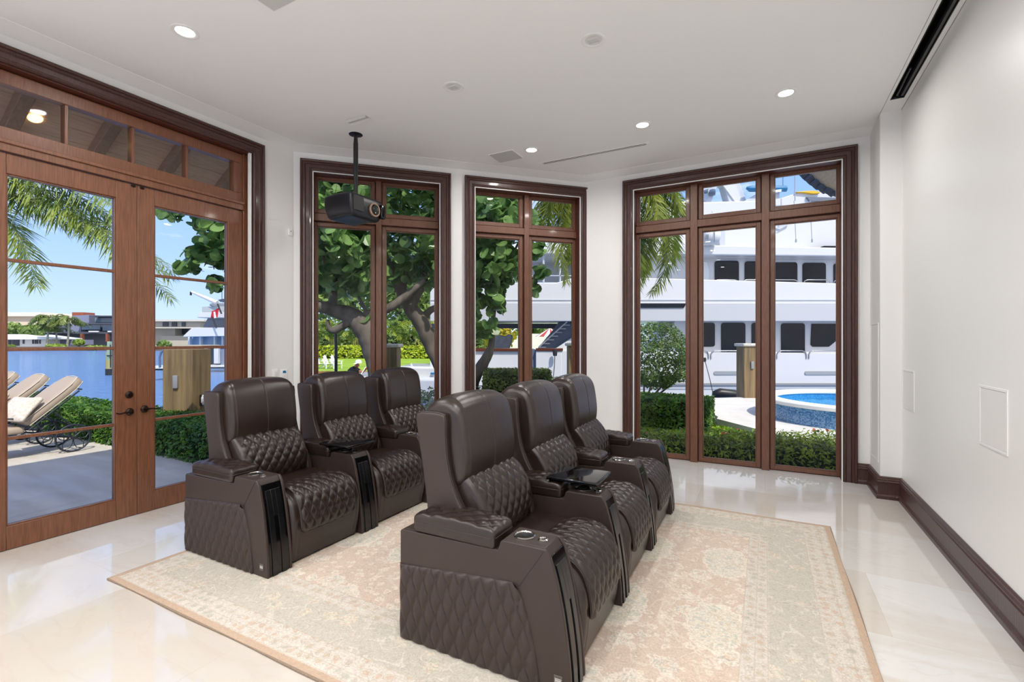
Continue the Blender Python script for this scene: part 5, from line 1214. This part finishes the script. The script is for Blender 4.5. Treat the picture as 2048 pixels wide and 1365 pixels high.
m = MB(); cpoly(m, [(1108, 700), (1150, 672), (1150, 704), (1108, 704)], DY + 0.3, 0.4); m.build('aft_fairing', M_GEL, ry, bevel=0.03)
# upper aft deck: glass rail and posts
m = MB(); cpoly(m, [(1060, 500), (1150, 500), (1150, 565), (1060, 565)], DY + 1.6, 0.05); m.build('aft_screen', mat('pale_screen', '#b4b6b4', 0.4), ry)
m = MB()
for u in (1087, 1120): m.tube([P(u, 500, DY - 0.1), P(u, 566, DY - 0.1)], 0.04, 8)
m.tube([P(1060, 552, DY - 0.1), P(1150, 552, DY - 0.1)], 0.02, 6); m.build('deck_posts', M_GEL2, ry)
place(ry)
for (pts, lab, D) in ((([(985, 698), (990, 676), (1000, 670), (1030, 672), (1040, 668), (1062, 668), (1068, 676), (1060, 698)]), 'grey covered deck furniture behind the wooden cap rail of the yacht', DY + 1.6),):
    r = thing('covered_furniture', lab, 'furniture', tuple(P(1010, 698, D)))
    m = MB(); pts = [(985, 702), (984, 686), (990, 673), (998, 670), (1012, 673), (1016, 668), (1026, 671), (1024, 684), (1018, 702)]; cpoly(m, pts, D, 0.9); m.build('cover', mat('grey_canvas', '#8a8d92', 0.9, color2='#a3a6aa', scale=5), r, bevel=0.06)
    place(r)
# mooring line, fenders
r = MB(); pts = [P(1110, 700, 17.7), P(1109, 730, 17.2), P(1106, 762, 16.8)]; r.tube(pts, 0.015, 6); r.lathe([(0.07, -0.12), (0.09, 0.0), (0.07, 0.12)], 10, tuple(P(1110, 706, 17.75)), 'z')
o = r.build('mooring_line', M_BLACKP, None); tag(o, 'black mooring line hanging from the white aft bulwark', 'rope')
r = MB(); r.tube([P(1409, 716, 17.8), P(1411, 726, 17.7), P(1420, 760, 16.8), P(1427, 793, 16.0)], 0.014, 6); r.lathe([(0.05, -0.08), (0.07, 0.0), (0.05, 0.08)], 10, tuple(P(1409, 720, 17.8)), 'z')
o = r.build('mooring_line', M_BLACKP, None); tag(o, 'thin black mooring line running down the yacht hull to the seawall', 'rope')
r = MB(); q = [P(1426, 796, 15.9), P(1430, 790, 15.9), P(1440, 787, 15.9), P(1470, 790, 15.9), P(1494, 792, 15.9), P(1500, 796, 15.9)]; r.tube(q, [0.05, 0.14, 0.17, 0.16, 0.12, 0.05], 14)
o = r.build('fender', M_BLACKP, None, angle=60); tag(o, 'black boat fender lying on the seawall beside the stone pedestal', 'fender')
r = MB(); a = P(1512, 378, DY + 0.9); b = P(1572, 378, DY + 0.9); r.tube([P(1493, 376, DY + 0.9), P(1500, 378, DY + 0.9), b], [0.05, 0.12, 0.12], 12); r.tube([P(1566, 345, DY + 0.9), P(1566, 376, DY + 0.9)], 0.01, 5)
o = r.build('davit_boom', mat('marine_blue', '#1f6f9e', 0.4), None, angle=60); tag(o, 'blue boom on the top deck of the yacht', 'boom')
r = MB(); cpoly(r, [(1590, 384), (1612, 382), (1626, 381), (1640, 383), (1640, 387), (1626, 388), (1612, 386)], DY + 0.6, 0.15); o = r.build('kayak', mat('kayak_yellow', '#e0b020', 0.5), None, bevel=0.02); tag(o, 'yellow kayak on the top deck of the yacht under the eave', 'kayak')

# ------------------------------------------------------------------ canal bank behind the left diagonal window
def cam_prism(name, pts, z0, z1, material, kind='structure'):
    """pts: (metres right, metres forward) of the camera heading"""
    m = MB(); q = [RGT * a + FWD * b for a, b in pts]; m.prism([(p.x, p.y) for p in q], z0, z1, 'z'); o = m.build(name, material, None, smooth=False); o['kind'] = kind; return o
M_LAWN = mat('far_lawn', '#7fa024', 0.95, color2='#9db82c', scale=0.6)
cam_prism('lawn_bank', [(-13.5, 32), (26, 32), (34, 76), (-30, 76)], -1.6, -0.5, M_LAWN)
cam_prism('trim_bank_wall', [(-13.5, 31.6), (26, 31.6), (26, 32), (-13.5, 32)], -1.6, -0.42, mat('rust_bank', '#6b4a30', 0.9, color2='#b08040', scale=2))
def chedge(label, u0, u1, v0, v1, D, th, mt, n, size, sd):
    a, b = P(u0, v1, D), P(u1, v0, D); w = (u1 - u0) / F_PX * D; c = (P(u0, v1, D) + P(u1, v1, D)) / 2 + FWD * th / 2
    return hedge('golden_hedge', label, c.x - w / 2, c.x + w / 2, c.y - th / 2, c.y + th / 2, a.z, b.z, [mt], n, size, OVAL, rot=YAW, seed=sd, rag=0.5)
chedge('long golden-green hedge along the back of the lawn across the canal', 560, 905, 697, 716, 57, 2.0, G_YELLOW, 6000, 0.22, 41)
def_ = chedge('dark shrub belt under the areca palms behind the golden hedge', 540, 1010, 668, 712, 66, 2.0, G_FAR, 5000, 0.34, 42); def_.name = 'shrub_belt'; def_['category'] = 'shrubs'
# areca palm clumps behind the hedge
def areca(seed, D):
    rng = np.random.default_rng(seed); r = thing('areca_palm', 'x', 'palm tree', (0, 0, -0.5), 0, 'areca palms behind the golden hedge')
    m = MB(); st = MB()
    for k in range(16):
        a = rng.uniform(0, 2 * math.pi); d = Vector((math.cos(a), math.sin(a), 0)); b = d * rng.uniform(0.1, 0.7); h = rng.uniform(1.2, 3.2); R = rng.uniform(1.2, 2.4)
        st.tube([b, b + d * 0.1 + Vector((0, 0, h))], [0.07, 0.05], 5)
        top = b + d * 0.1 + Vector((0, 0, h)); frond(m, [top, top + d * R * 0.3 + Vector((0, 0, R * 0.9)), top + d * R * 0.8 + Vector((0, 0, R * 1.2)), top + d * R * 1.35 + Vector((0, 0, R * 0.8))], 0.85, rng, 16, 0.8, 0.07, r0=0.03)
    st.build('stems', mat('areca_stem', '#9a9a50', 0.7), r); m.build('fronds', leaf_mat('areca_green', '#4f7a22', '#a3ad3a', 0.5), r, smooth=False)
    return r
ar = areca(51, 60); spots = [(575, 62), (622, 60), (668, 63), (712, 61), (760, 60), (800, 63), (842, 61), (885, 62), (930, 64), (975, 62)]
labs = ['areca palm clump across the canal, hidden by the wall corner', 'areca palm clump at the left edge of the left diagonal window', 'areca palm clump behind the black pole', 'areca palm clump behind the thick sea grape trunk', 'areca palm clump beside the capped pedestal', 'areca palm clump in the middle of the right pane', 'areca palm clump under the leaning sea grape trunk',
        'areca palm clump behind the casing of the left diagonal window', 'areca palm clump behind the wall between diagonal windows', 'areca palm clump at the left of the middle window']
for k, (u, D) in enumerate(spots):
    p = P(u, 700, D); o = ar if k == 0 else dup(ar)
    o.location = (p.x, p.y, -0.5); o.rotation_euler = (0, 0, k * 1.3); o['label'] = labs[k]
# tall trees closing the view
def far_tree(u, v, D, ru, rv, label, mt, n, size, seed, zbase=-0.5, group='trees across the canal'):
    c = P(u, v, D); rng = np.random.default_rng(seed); r = thing('shade_tree', label, 'tree', (c.x, c.y, zbase), 0, group)
    d = rng.normal(size=(n, 3)); d /= np.linalg.norm(d, axis=1)[:, None]; rad = rng.random((n, 1)) ** 0.35; sx, sz = ru / F_PX * D, rv / F_PX * D
    lump = 1 + 0.15 * np.sin(d[:, :1] * 6 + seed) * np.sin(d[:, 2:3] * 5)
    q = d * np.array([sx, sx * 0.7, sz]) * rad * lump + np.array([0, 0, c.z - zbase])
    m = MB(); leaves(m, q, size, d + rng.normal(size=(n, 3)) * 0.7, OVAL, rng); m.build('crown', mt, r, smooth=False)
    m = MB(); m.tube([(0, 0, 0), (0.1, 0, (c.z - zbase) * 0.6), (0, 0, c.z - zbase)], [0.35, 0.28, 0.1], 8); m.build('trunk', M_BARK, r)
    return r
for k, (u, v, D, ru, rv, lab) in enumerate(((600, 590, 74, 80, 95, 'dark shade tree behind the areca palms, left diagonal window edge'), (705, 560, 76, 85, 110, 'dark shade tree behind the thick sea grape trunk'), (800, 570, 74, 80, 110, 'dark shade tree behind the pedestal and palms'),
      (890, 590, 75, 80, 100, 'dark shade tree between the two diagonal windows'), (985, 610, 74, 70, 70, 'dark shade tree behind the middle window'), (1090, 655, 70, 60, 26, 'low shade tree under the yacht deck overhang'))):
    far_tree(u, v, D, ru, rv, lab, G_FAR, 3200, 0.42, 60 + k)
far_tree(1000, 676, 50, 34, 24, 'yellow flowering bush seen under the yacht deck', leaf_mat('yellow_bush', '#8a8a20', '#d8c030', 0.6), 500, 0.3, 71)
# white villa and red parasol under the deck overhang
m = MB(); cb(m, 1010, 1160, 668, 712, 56, 4); o = m.build('villa_wall', mat('villa_white', '#e8e6e2', 0.8), None); tag(o, 'white garden wall across the canal under the yacht deck', 'wall')
r = thing('striped_parasol', 'red and white striped parasol seen under the yacht deck', 'parasol', tuple(P(1103, 700, 40)))
m = MB(); m2 = MB(); ap = P(1100, 656, 40)
for k in range(16):
    a0, a1 = 2 * math.pi * k / 16, 2 * math.pi * (k + 1) / 16; R = 1.25
    (m if k % 2 else m2).add([ap, (ap.x + R * math.cos(a0), ap.y + R * math.sin(a0), ap.z - 0.75), (ap.x + R * math.cos(a1), ap.y + R * math.sin(a1), ap.z - 0.75)], [(0, 1, 2)])
cn = m.build('canopy', mat('parasol_red', '#b8443a', 0.8), r, smooth=False); m2.build('white_stripes', mat('parasol_white', '#eeeae6', 0.8), cn, smooth=False)
m = MB(); m.tube([ap, (ap.x, ap.y, -0.5)], 0.03, 6); m.build('pole', M_GEL2, r); place(r)

# adirondack chairs
def adirondack(label):
    r = thing('adirondack_chair', label, 'chair', (0, 0, -0.5), YAW, 'white adirondack chairs on the far lawn'); M = mat('white_outdoor_paint', '#f4f4f2', 0.6)
    m = MB()
    for k in range(5): k += 1; x = (k - 3) * 0.078; h = 1.02 - 0.07 * (k - 3) ** 2; m.add([(x - 0.038, 0.10, 0.25), (x + 0.038, 0.10, 0.25), (x + 0.045, 0.42, h), (x - 0.045, 0.42, h), (x - 0.038, 0.13, 0.25), (x + 0.038, 0.13, 0.25), (x + 0.045, 0.45, h), (x - 0.045, 0.45, h)], [(0, 1, 2, 3), (7, 6, 5, 4), (0, 4, 5, 1), (1, 5, 6, 2), (2, 6, 7, 3), (3, 7, 4, 0)])
    m.build('backrest', M, r, smooth=False); m = MB(); m.prism([(-0.45, 0.36), (0.15, 0.24), (0.15, 0.27), (-0.45, 0.39)], -0.29, 0.29, 'x'); m.build('seat', M, r, smooth=False)
    for s in (-1, 1):
        m = MB(); m.box(s * 0.36 - 0.06, s * 0.36 + 0.06, -0.45, 0.28, 0.56, 0.585); m.build('arm', M, r, smooth=False)
        m = MB(); m.box(s * 0.33 - 0.02, s * 0.33 + 0.02, -0.42, -0.32, 0, 0.56); m.build('leg', M, r, smooth=False); m = MB(); m.prism([(-0.30, 0.36), (0.5, 0.0), (0.6, 0.0), (-0.30, 0.26)], s * 0.29 - 0.02, s * 0.29 + 0.02, 'x'); m.build('leg', M, r, smooth=False)
    return r
ad = adirondack('leftmost white adirondack chair on the lawn across the canal')
for k, (u, lab) in enumerate(((638, ''), (655, 'middle white adirondack chair on the lawn across the canal'), (670, 'white adirondack chair directly behind the black pole'))):
    p = P(u, 740, 36.5); o = ad if k == 0 else dup(ad, label=lab); o.location = (p.x, p.y, -0.5); o.rotation_euler = (0, 0, YAW + 0.9)

# white tender with a crew member on it
rt = thing('tender_boat', 'white tender boat moored behind the left diagonal window', 'boat', tuple(P(800, 790, 17)))
m = MB(); cpoly(m, [(672, 762), (690, 752), (750, 755), (800, 733), (940, 735), (940, 800), (690, 810)], 16.6, 2.2); m.build('hull', M_GEL, rt, bevel=0.08, seg=3)
m = MB(); cpoly(m, [(760, 756), (940, 756), (940, 800), (740, 806)], 16.3, 0.5); m.build('side_tube', M_GEL2, rt, bevel=0.12, seg=3)
m = MB(); cb(m, 861, 868, 746, 749, 16.5, 0.2); m.build('blue_cleat', mat('blue_sticker', '#1173a8', 0.5), rt)
m = MB(); cpoly(m, [(822, 735), (821, 728), (823, 727), (826, 733)], 17, 0.05); m.build('flag_holder', M_GEL, rt)
for u in (690, 697, 745): m = MB(); m.lathe([(0.09, -0.10), (0.10, 0), (0.09, 0.10)], 14, tuple(P(u, 748, 16.8)), 'y'); m.build('fitting', M_STEEL, rt)
place(rt)
rp = thing('person', 'person in black shirt and white cap crouching on the tender with a brush', 'person', tuple(P(708, 768, 17.2)))
def skinned(name, verts, edges, radii, material, parent, root=0, sub=2):
    me = bpy.data.meshes.new(name); me.from_pydata([tuple(v) for v in verts], edges, []); o = bpy.data.objects.new(name, me); COL.objects.link(o); me.materials.append(material)
    sk = o.modifiers.new('skin', 'SKIN'); sk.use_smooth_shade = True
    for i, rr in enumerate(radii):
        s = me.skin_vertices[0].data[i]; s.radius = (rr, rr) if not isinstance(rr, tuple) else rr; s.use_root = (i == root)
    sb = o.modifiers.new('sub', 'SUBSURF'); sb.levels = sub; sb.render_levels = sub
    o.parent = parent; return o
Q = lambda u, v, d=0.0: P(u, v, 17.2 + d)
M_SKIN = mat('tanned_skin', '#a4694a', 0.6)
V = [Q(706, 764), Q(704, 752, 0.05), Q(706, 740, 0.0), Q(711, 735, -0.05), Q(717, 728, -0.10),            # pelvis, waist, chest, neck, head
     Q(699, 741, 0.02), Q(698, 752, -0.12), Q(708, 762, -0.30),                                             # left arm
     Q(717, 741, -0.1), Q(724, 746, -0.22), Q(733, 738, -0.30),                                             # right arm
     Q(716, 764, -0.30), Q(714, 774, -0.15), Q(700, 766, -0.32), Q(700, 776, -0.15)]
Ed = [(0, 1), (1, 2), (2, 3), (3, 4), (2, 5), (5, 6), (6, 7), (2, 8), (8, 9), (9, 10), (0, 11), (11, 12), (0, 13), (13, 14)]
skinned('body', V, Ed, [0.13, 0.12, 0.14, 0.055, 0.095, 0.06, 0.04, 0.03, 0.06, 0.045, 0.035, 0.075, 0.05, 0.075, 0.05], M_SKIN, rp)
V2 = V[:4] + [V[5], (V[5] + V[6]) / 2, V[8], (V[8] + V[9]) / 2]
skinned('black_shirt', V2, [(0, 1), (1, 2), (2, 3), (2, 4), (4, 5), (2, 6), (6, 7)], [0.16, 0.155, 0.175, 0.075, 0.085, 0.065, 0.085, 0.065], mat('black_shirt', '#141519', 0.9), rp)
skinned('dark_trousers', [V[0], V[11], V[12], V[13], V[14]], [(0, 1), (1, 2), (0, 3), (3, 4)], [0.15, 0.095, 0.07, 0.095, 0.07], mat('navy_trousers', '#1d2330', 0.9), rp)
m = MB(); h = V[4]; m.lathe([(0.112, 0.0), (0.112, 0.05), (0.09, 0.10), (0.05, 0.125), (0.0001, 0.13)], 16, tuple(h + Vector((0, 0, 0.02))), cap=False); m.add([h + Vector((-0.08, -0.08, 0.03)), h + Vector((0.08, -0.08, 0.03)), h + Vector((0.07, -0.19, 0.0)), h + Vector((-0.07, -0.19, 0.0))], [(0, 1, 2, 3)]); m.build('white_cap', mat('cap_white', '#f2f2f4', 0.8), rp, angle=80)
m = MB()
for (hnd, tip) in ((V[10], Vector((0.05, -0.02, 0.03))), (V[7], Vector((0.05, -0.02, -0.04)))):
    m.lathe([(0.0001, -0.04), (0.03, -0.03), (0.04, 0.0), (0.03, 0.03), (0.0001, 0.04)], 10, tuple(hnd + tip * 0.5), cap=False)
    for k in range(4): a = hnd + tip + Vector((0.0, -0.03 + 0.02 * k, 0.0)); m.tube([a, a + tip * (0.8 - 0.1 * k), a + tip * (0.8 - 0.1 * k) + Vector((0.0, -0.01, -0.03))], [0.010, 0.009, 0.007], 6)
    m.tube([hnd + tip * 0.4, hnd + tip * 0.5 + Vector((0.01, -0.05, 0.03))], [0.011, 0.008], 6)
m.build('orange_gloves', mat('orange_gloves', '#c25a2c', 0.7), rp, angle=80); place(rp)
m = MB(); m.tube([P(732, 734, 16.85), P(716, 758, 16.7)], 0.016, 8); rbx = P(715, 759, 16.7); m.box(rbx.x - 0.12, rbx.x + 0.12, rbx.y - 0.04, rbx.y + 0.04, rbx.z - 0.05, rbx.z)
o = m.build('deck_brush', M_WHITE, None); tag(o, 'white long-handled deck brush held by the crouching person', 'brush')

# ------------------------------------------------------------------ far shore beyond the glass doors
cam_prism('shore', [(-420, 150), (-20, 150), (-20, 420), (-420, 420)], -1.6, -0.9, mat('shore_ground', '#9a958a', 0.9))
m = MB(); cb(m, -600, 470, 694, 702.5, 149, 1.0); struct(m.build('trim_seawall', mat('brown_seawall', '#7a6452', 0.9, color2='#5a4a3e', scale=0.2), None))
def bld(name, label, u, D): p = P(u, 700, D); return thing(name, label, 'building', (p.x, p.y, -0.9))  # building colours on this shore are lightened to imitate haze
r = bld('warehouse', 'wide pale beige flat building on the skyline left of the coconut palms', 40, 260)
m = MB(); cb(m, -200, 130, 632, 706, 260, 30); m.build('walls', mat('beige_wall', '#d9c9b5', 0.9), r); m = MB(); cb(m, -200, 82, 625, 633, 258, 34); m.build('roof_fascia', mat('cream_fascia', '#ece4d6', 0.9), r); place(r)
r = bld('bungalow', 'white low bungalow with white roof on the far shore', 50, 160)
m = MB(); cb(m, -60, 92, 678, 700, 160, 8); m.build('walls', mat('bungalow_white', '#eef0f2', 0.8), r); m = MB(); cpoly(m, [(-80, 669), (40, 669), (105, 677), (105, 679), (-80, 680)], 158, 11); m.build('roof', mat('white_roof', '#f6f6f6', 0.7), r)
for a, b in ((16, 22), (24, 38), (45, 48), (64, 67), (69, 71.5), (73, 75.5), (78, 80.5)): m = MB(); cb(m, a, b, 680, 688 if a > 40 else 692, 159.8, 0.3); m.build('window', mat('dim_window', '#3a3f48', 0.3), r)
place(r)
r = bld('modern_house', 'dark three-storey modern house with glass floors on the far shore', 180, 175)
MD = mat('slate_cladding', '#5f6575', 0.7); ML = mat('slate_light', '#8388a0', 0.7); MGX = mat('house_glass', '#8ea2b4', 0.15)
m = MB(); cb(m, 66, 240, 666, 702, 176, 12); cb(m, 110, 240, 648, 667, 178, 12); cb(m, 178, 240, 633, 649, 180, 12); m.build('walls', MD, r)
m = MB(); cpoly(m, [(144, 632), (178, 630), (178, 648), (144, 648)], 177, 12); cb(m, 142, 162, 648, 665, 175.5, 2); m.build('grey_wing', ML, r)
m = MB(); cb(m, 145, 232, 664, 668, 173, 4); cb(m, 150, 240, 646, 649, 173, 4); cb(m, 64, 150, 665, 667, 173, 4); cb(m, 178, 240, 631.5, 634, 176, 6); m.build('floor_slabs', mat('dark_slab', '#4d5260', 0.7), r)
for a, b, c, d in ((187, 227, 636, 645), (163, 200, 651, 660), (205, 230, 651, 662)): m = MB(); cb(m, a, b, c, d, 175.6 if c > 640 else 179.6, 0.3); m.build('window', MGX, r)
m = MB(); cb(m, 160, 164, 668, 682, 172.5, 1); cb(m, 211, 215, 668, 684, 172.5, 1); m.build('terracotta_columns', mat('terracotta', '#8e5240', 0.8), r)
m = MB(); cb(m, 144, 167, 625, 633, 182, 5); m.build('brick_penthouse', mat('brick_red', '#a0563f', 0.9), r)
m = MB(); cb(m, 66, 172, 680, 690, 165, 3); m.build('garden_wall', ML, r)
for a, b in ((177, 196), (215, 222)): m = MB(); cb(m, a, b, 662, 665, 172.6, 0.6); m.build('balcony_lounger', M_GEL, r)
place(r)
r = bld('concrete_block', 'pale concrete building with deep windows left of the small yacht', 360, 170)
MC = mat('pale_concrete', '#b5b0a6', 0.9); m = MB(); cb(m, 250, 350, 655, 700, 172, 10); cb(m, 250, 400, 641, 656, 170, 10); cb(m, 340, 420, 655, 676, 176, 8); cb(m, 320, 420, 672, 700, 171, 8); m.build('walls', MC, r)
m = MB(); cb(m, 250, 408, 639.5, 643, 168, 13); cb(m, 250, 400, 655, 657, 168, 13); m.build('slabs', mat('concrete_light', '#cfcabf', 0.9), r)
for a, b, c, d in ((325, 336, 645, 653), (343, 353, 645, 653), (363, 370, 645, 653), (352, 360, 658, 669), (364, 376, 658, 669)): m = MB(); cb(m, a, b, c, d, 169.6 if c < 650 else 175.6, 0.3); m.build('window', mat('dim_window', '#3a3f48', 0.3), r)
place(r)
def coconut(u, vtop, D, label, seed, vb=700):
    rng = np.random.default_rng(seed); t = P(u, vtop, D); b = P(u - 4 + (seed % 3) * 3, vb, D); r = thing('coconut_palm', label, 'palm tree', (b.x, b.y, b.z), 0, 'coconut palms on the far shore')
    m = MB(); m.tube([b, (b + t) / 2 + RGT * 0.3, t], [0.35, 0.28, 0.22], 8); m.build('trunk', mat('pale_trunk', '#b0a898', 0.9), r)
    m = MB()
    for k in range(22):
        a = rng.uniform(0, 2 * math.pi); d = (RGT * math.cos(a) + FWD * math.sin(a) - RGT * 0.35).normalized(); R = rng.uniform(2.8, 4.8); e = rng.uniform(-0.5, 1.1)
        frond(m, [t, t + d * R * 0.4 + Vector((0, 0, R * 0.45 * e + 0.2)), t + d * R * 0.8 + Vector((0, 0, R * 0.35 * e - 0.2)), t + d * R * 1.15 + Vector((0, 0, R * 0.1 * e - R * 0.35))], 1.5, rng, 18, 1.0, 0.16, r0=0.07)
    m.build('fronds', G_FAR2, r, smooth=False); return place(r)
coconut(96, 640, 155, 'coconut palm leaning left beside the white bungalow', 81); coconut(112, 655, 158, 'coconut palm in the middle of the far shore group', 82); coconut(137, 643, 155, 'coconut palm in front of the dark modern house', 84)
for k, (u, v, ru, rv, lab) in enumerate(((22, 660, 24, 14, 'broad green tree behind the bungalow at the left door stile'), (55, 664, 18, 12, 'green tree behind the middle of the bungalow roof'), (76, 662, 12, 12, 'green tree beside the coconut palms'), (20, 697, 12, 5, 'light green bush before the bungalow at the seawall'), (112, 695, 20, 5, 'light green rounded bush below the coconut palms'), (195, 697, 26, 3.5, 'flat green bush before the modern house'), (328, 690, 14, 7, 'dark green bush before the concrete building'), (158, 685, 10, 4, 'small green bush on the garden wall of the modern house'))):
    far_tree(u, v, 162 if k < 3 else 152, ru, rv, lab, G_FAR if k < 3 or k == 6 else leaf_mat('light_far_bush', '#7c9a3a', '#a9bf52', 0.3), 700, 0.75, 90 + k, -0.9, 'trees and bushes on the far shore')
# channel marker
r = thing('channel_marker', 'pale green timber channel marker standing in the water', 'piling', tuple(P(221, 752, 42)))
m = MB()
for du in (-4.5, 0, 4.5): m.tube([P(221 + du, 756, 42), P(221 + du * 0.7, 684, 42 + 0.1 * du)], [0.14, 0.13], 10)
m.build('piles', mat('marker_green', '#8fa88a', 0.8, color2='#a8b89a', scale=1), r)
m = MB(); m.tube([P(221, 704, 42), P(221, 738, 42)], 0.35, 12); m.build('worn_band', mat('worn_yellow', '#b09a55', 0.9, color2='#8fa88a', scale=1.2), r)
m = MB(); m.tube([P(221, 738, 42), P(221, 760, 42)], 0.37, 12); m.build('dark_waterline', mat('wet_black', '#2a2a2c', 0.5), r)
m = MB(); m.tube([P(221, 690, 41.5), P(221, 736, 41.5)], 0.04, 6); m.tube([P(214, 712, 41.6), P(228, 712, 41.6)], 0.05, 6); m.build('cable', M_BLACKP, r); place(r)
# boarding ladder on its floating platform, then the smaller yacht
r = thing('boarding_platform', 'floating white platform with curved dark ladder rails', 'platform', tuple(P(322, 742, 36)))
m = MB(); cpoly(m, [(290, 733), (345, 735), (340, 742), (290, 742)], 36, 2.0); m.build('float', M_GEL, r, bevel=0.04); m = MB(); cb(m, 290, 340, 738, 741, 35.95, 0.1); m.build('dark_stripe', M_BLACKP, r)
m = MB(); m.tube([P(320, 734, 36), P(319.5, 715, 36), P(322, 706, 36), P(330, 697, 36)], 0.09, 6); m.tube([P(338, 732, 36), P(341, 715, 36), P(346, 702, 36)], 0.09, 6); m.build('ladder_rails', mat('slate_blue', '#5c6a80', 0.4), r); place(r)
r = thing('small_yacht', 'white yacht with red flag at its stern, seen through the right door leaf', 'yacht', tuple(P(440, 745, 46)))
D2 = 46; m = MB(); cpoly(m, [(400, 731), (560, 731), (560, 742), (410, 741)], D2, 5); cpoly(m, [(437, 690), (560, 690), (560, 740), (434, 738)], D2 + 1, 5); m.build('hull', M_GEL, r, bevel=0.08)
m = MB(); cb(m, 398, 560, 735, 737, D2 - 0.1, 0.2); m.build('rub_rail', M_BLACKP, r)
m = MB(); cpoly(m, [(437, 692), (560, 692), (560, 731), (434, 731)], D2 + 0.9, 0.2); m.build('hull_side', mat('reflecting_blue_grey', '#8792a8', 0.2), r)
m = MB(); cb(m, 404, 436, 692, 730, D2 + 2, 1); m.build('cockpit_interior', mat('cockpit_shade', '#6a6560', 0.8), r)
for a, b in ((408, 411), (427, 436)): m = MB(); cb(m, a, b, 693, 728, D2 + 0.2, 0.4); m.build('post', M_GEL, r, bevel=0.05)
m = MB(); cb(m, 378, 560, 672, 690, D2 + 1.5, 4); m.build('salon_glass', MGX, r)
for a, b in ((376, 380), (398, 402), (427, 430), (443, 446)): m = MB(); cb(m, a, b, 671, 690, D2 + 1.0, 0.3); m.build('pillar', M_GEL, r)
m = MB(); cpoly(m, [(366, 673), (372, 667), (384, 656), (560, 655), (560, 671), (366, 674)], D2, 6); m.build('upper_deck', M_GEL, r, bevel=0.08)
m = MB(); cpoly(m, [(407, 652), (416, 636), (560, 636), (560, 655), (407, 655)], D2 + 1.5, 3); m.build('upper_salon_glass', mat('smoke_glass', '#6e7480', 0.2), r)
m = MB(); cpoly(m, [(393, 634), (400, 624), (560, 622), (560, 637), (395, 636)], D2 + 0.3, 5); m.build('boat_deck', M_GEL, r, bevel=0.08)
m = MB(); cpoly(m, [(404, 614), (450, 613), (450, 624), (404, 624)], D2 + 0.3, 0.1); m.build('windscreen', mat('pale_screen', '#b4b6b4', 0.4), r)
m = MB(); cpoly(m, [(418, 608), (424, 606), (560, 607), (560, 615), (428, 615), (418, 612)], D2 + 1, 3); m.build('hard_top', mat('hardtop_grey', '#8a8f98', 0.5), r, bevel=0.1)
m = MB(); cpoly(m, [(436, 600), (446, 598), (560, 598), (560, 604), (440, 604)], D2 + 1.5, 1); m.tube([P(444, 600, D2 + 1.5), P(444, 578, D2 + 1.5)], 0.03, 5); m.tube([P(449, 600, D2 + 1.5), P(449, 578, D2 + 1.5)], 0.03, 5); m.build('radar_mast', mat('mast_slate', '#4a5262', 0.5), r)
m = MB(); m.tube([P(434, 606, D2), P(383, 584, D2)], [0.22, 0.10], 8); m.build('crane_arm', mat('crane_cream', '#e2d8d0', 0.6), r); m = MB(); m.tube([P(382, 584, D2), P(381.5, 591, D2)], 0.10, 6); m.build('crane_hook', M_BLACKP, r)
m = MB(); m.tube([P(443, 628, D2 - 0.6), P(435, 608, D2 - 0.6)], 0.07, 6); m.tube([P(433, 656, D2 - 0.6), P(424, 634, D2 - 0.6)], 0.07, 6); m.build('flag_staff', M_BLACKP, r)
m = MB(); G = [[P(424 + 14 * t - 3 * s, 622 + 14 * s - 5 * t * (1 - s) + math.sin(t * 6) * 1.0, D2 - 0.5 + 0.1 * math.sin(t * 9)) for s in np.linspace(0, 1, 6)] for t in np.linspace(0, 1, 8)]; m.grid(G); fl = m.build('flag', mat('flag_red', '#cc2f45', 0.8), r, angle=90)
m = MB(); cpoly(m, [(427, 624), (430, 624), (432, 636), (428, 637)], D2 - 0.72, 0.05); m.build('flag_white_band', M_WHITE, fl); place(r)
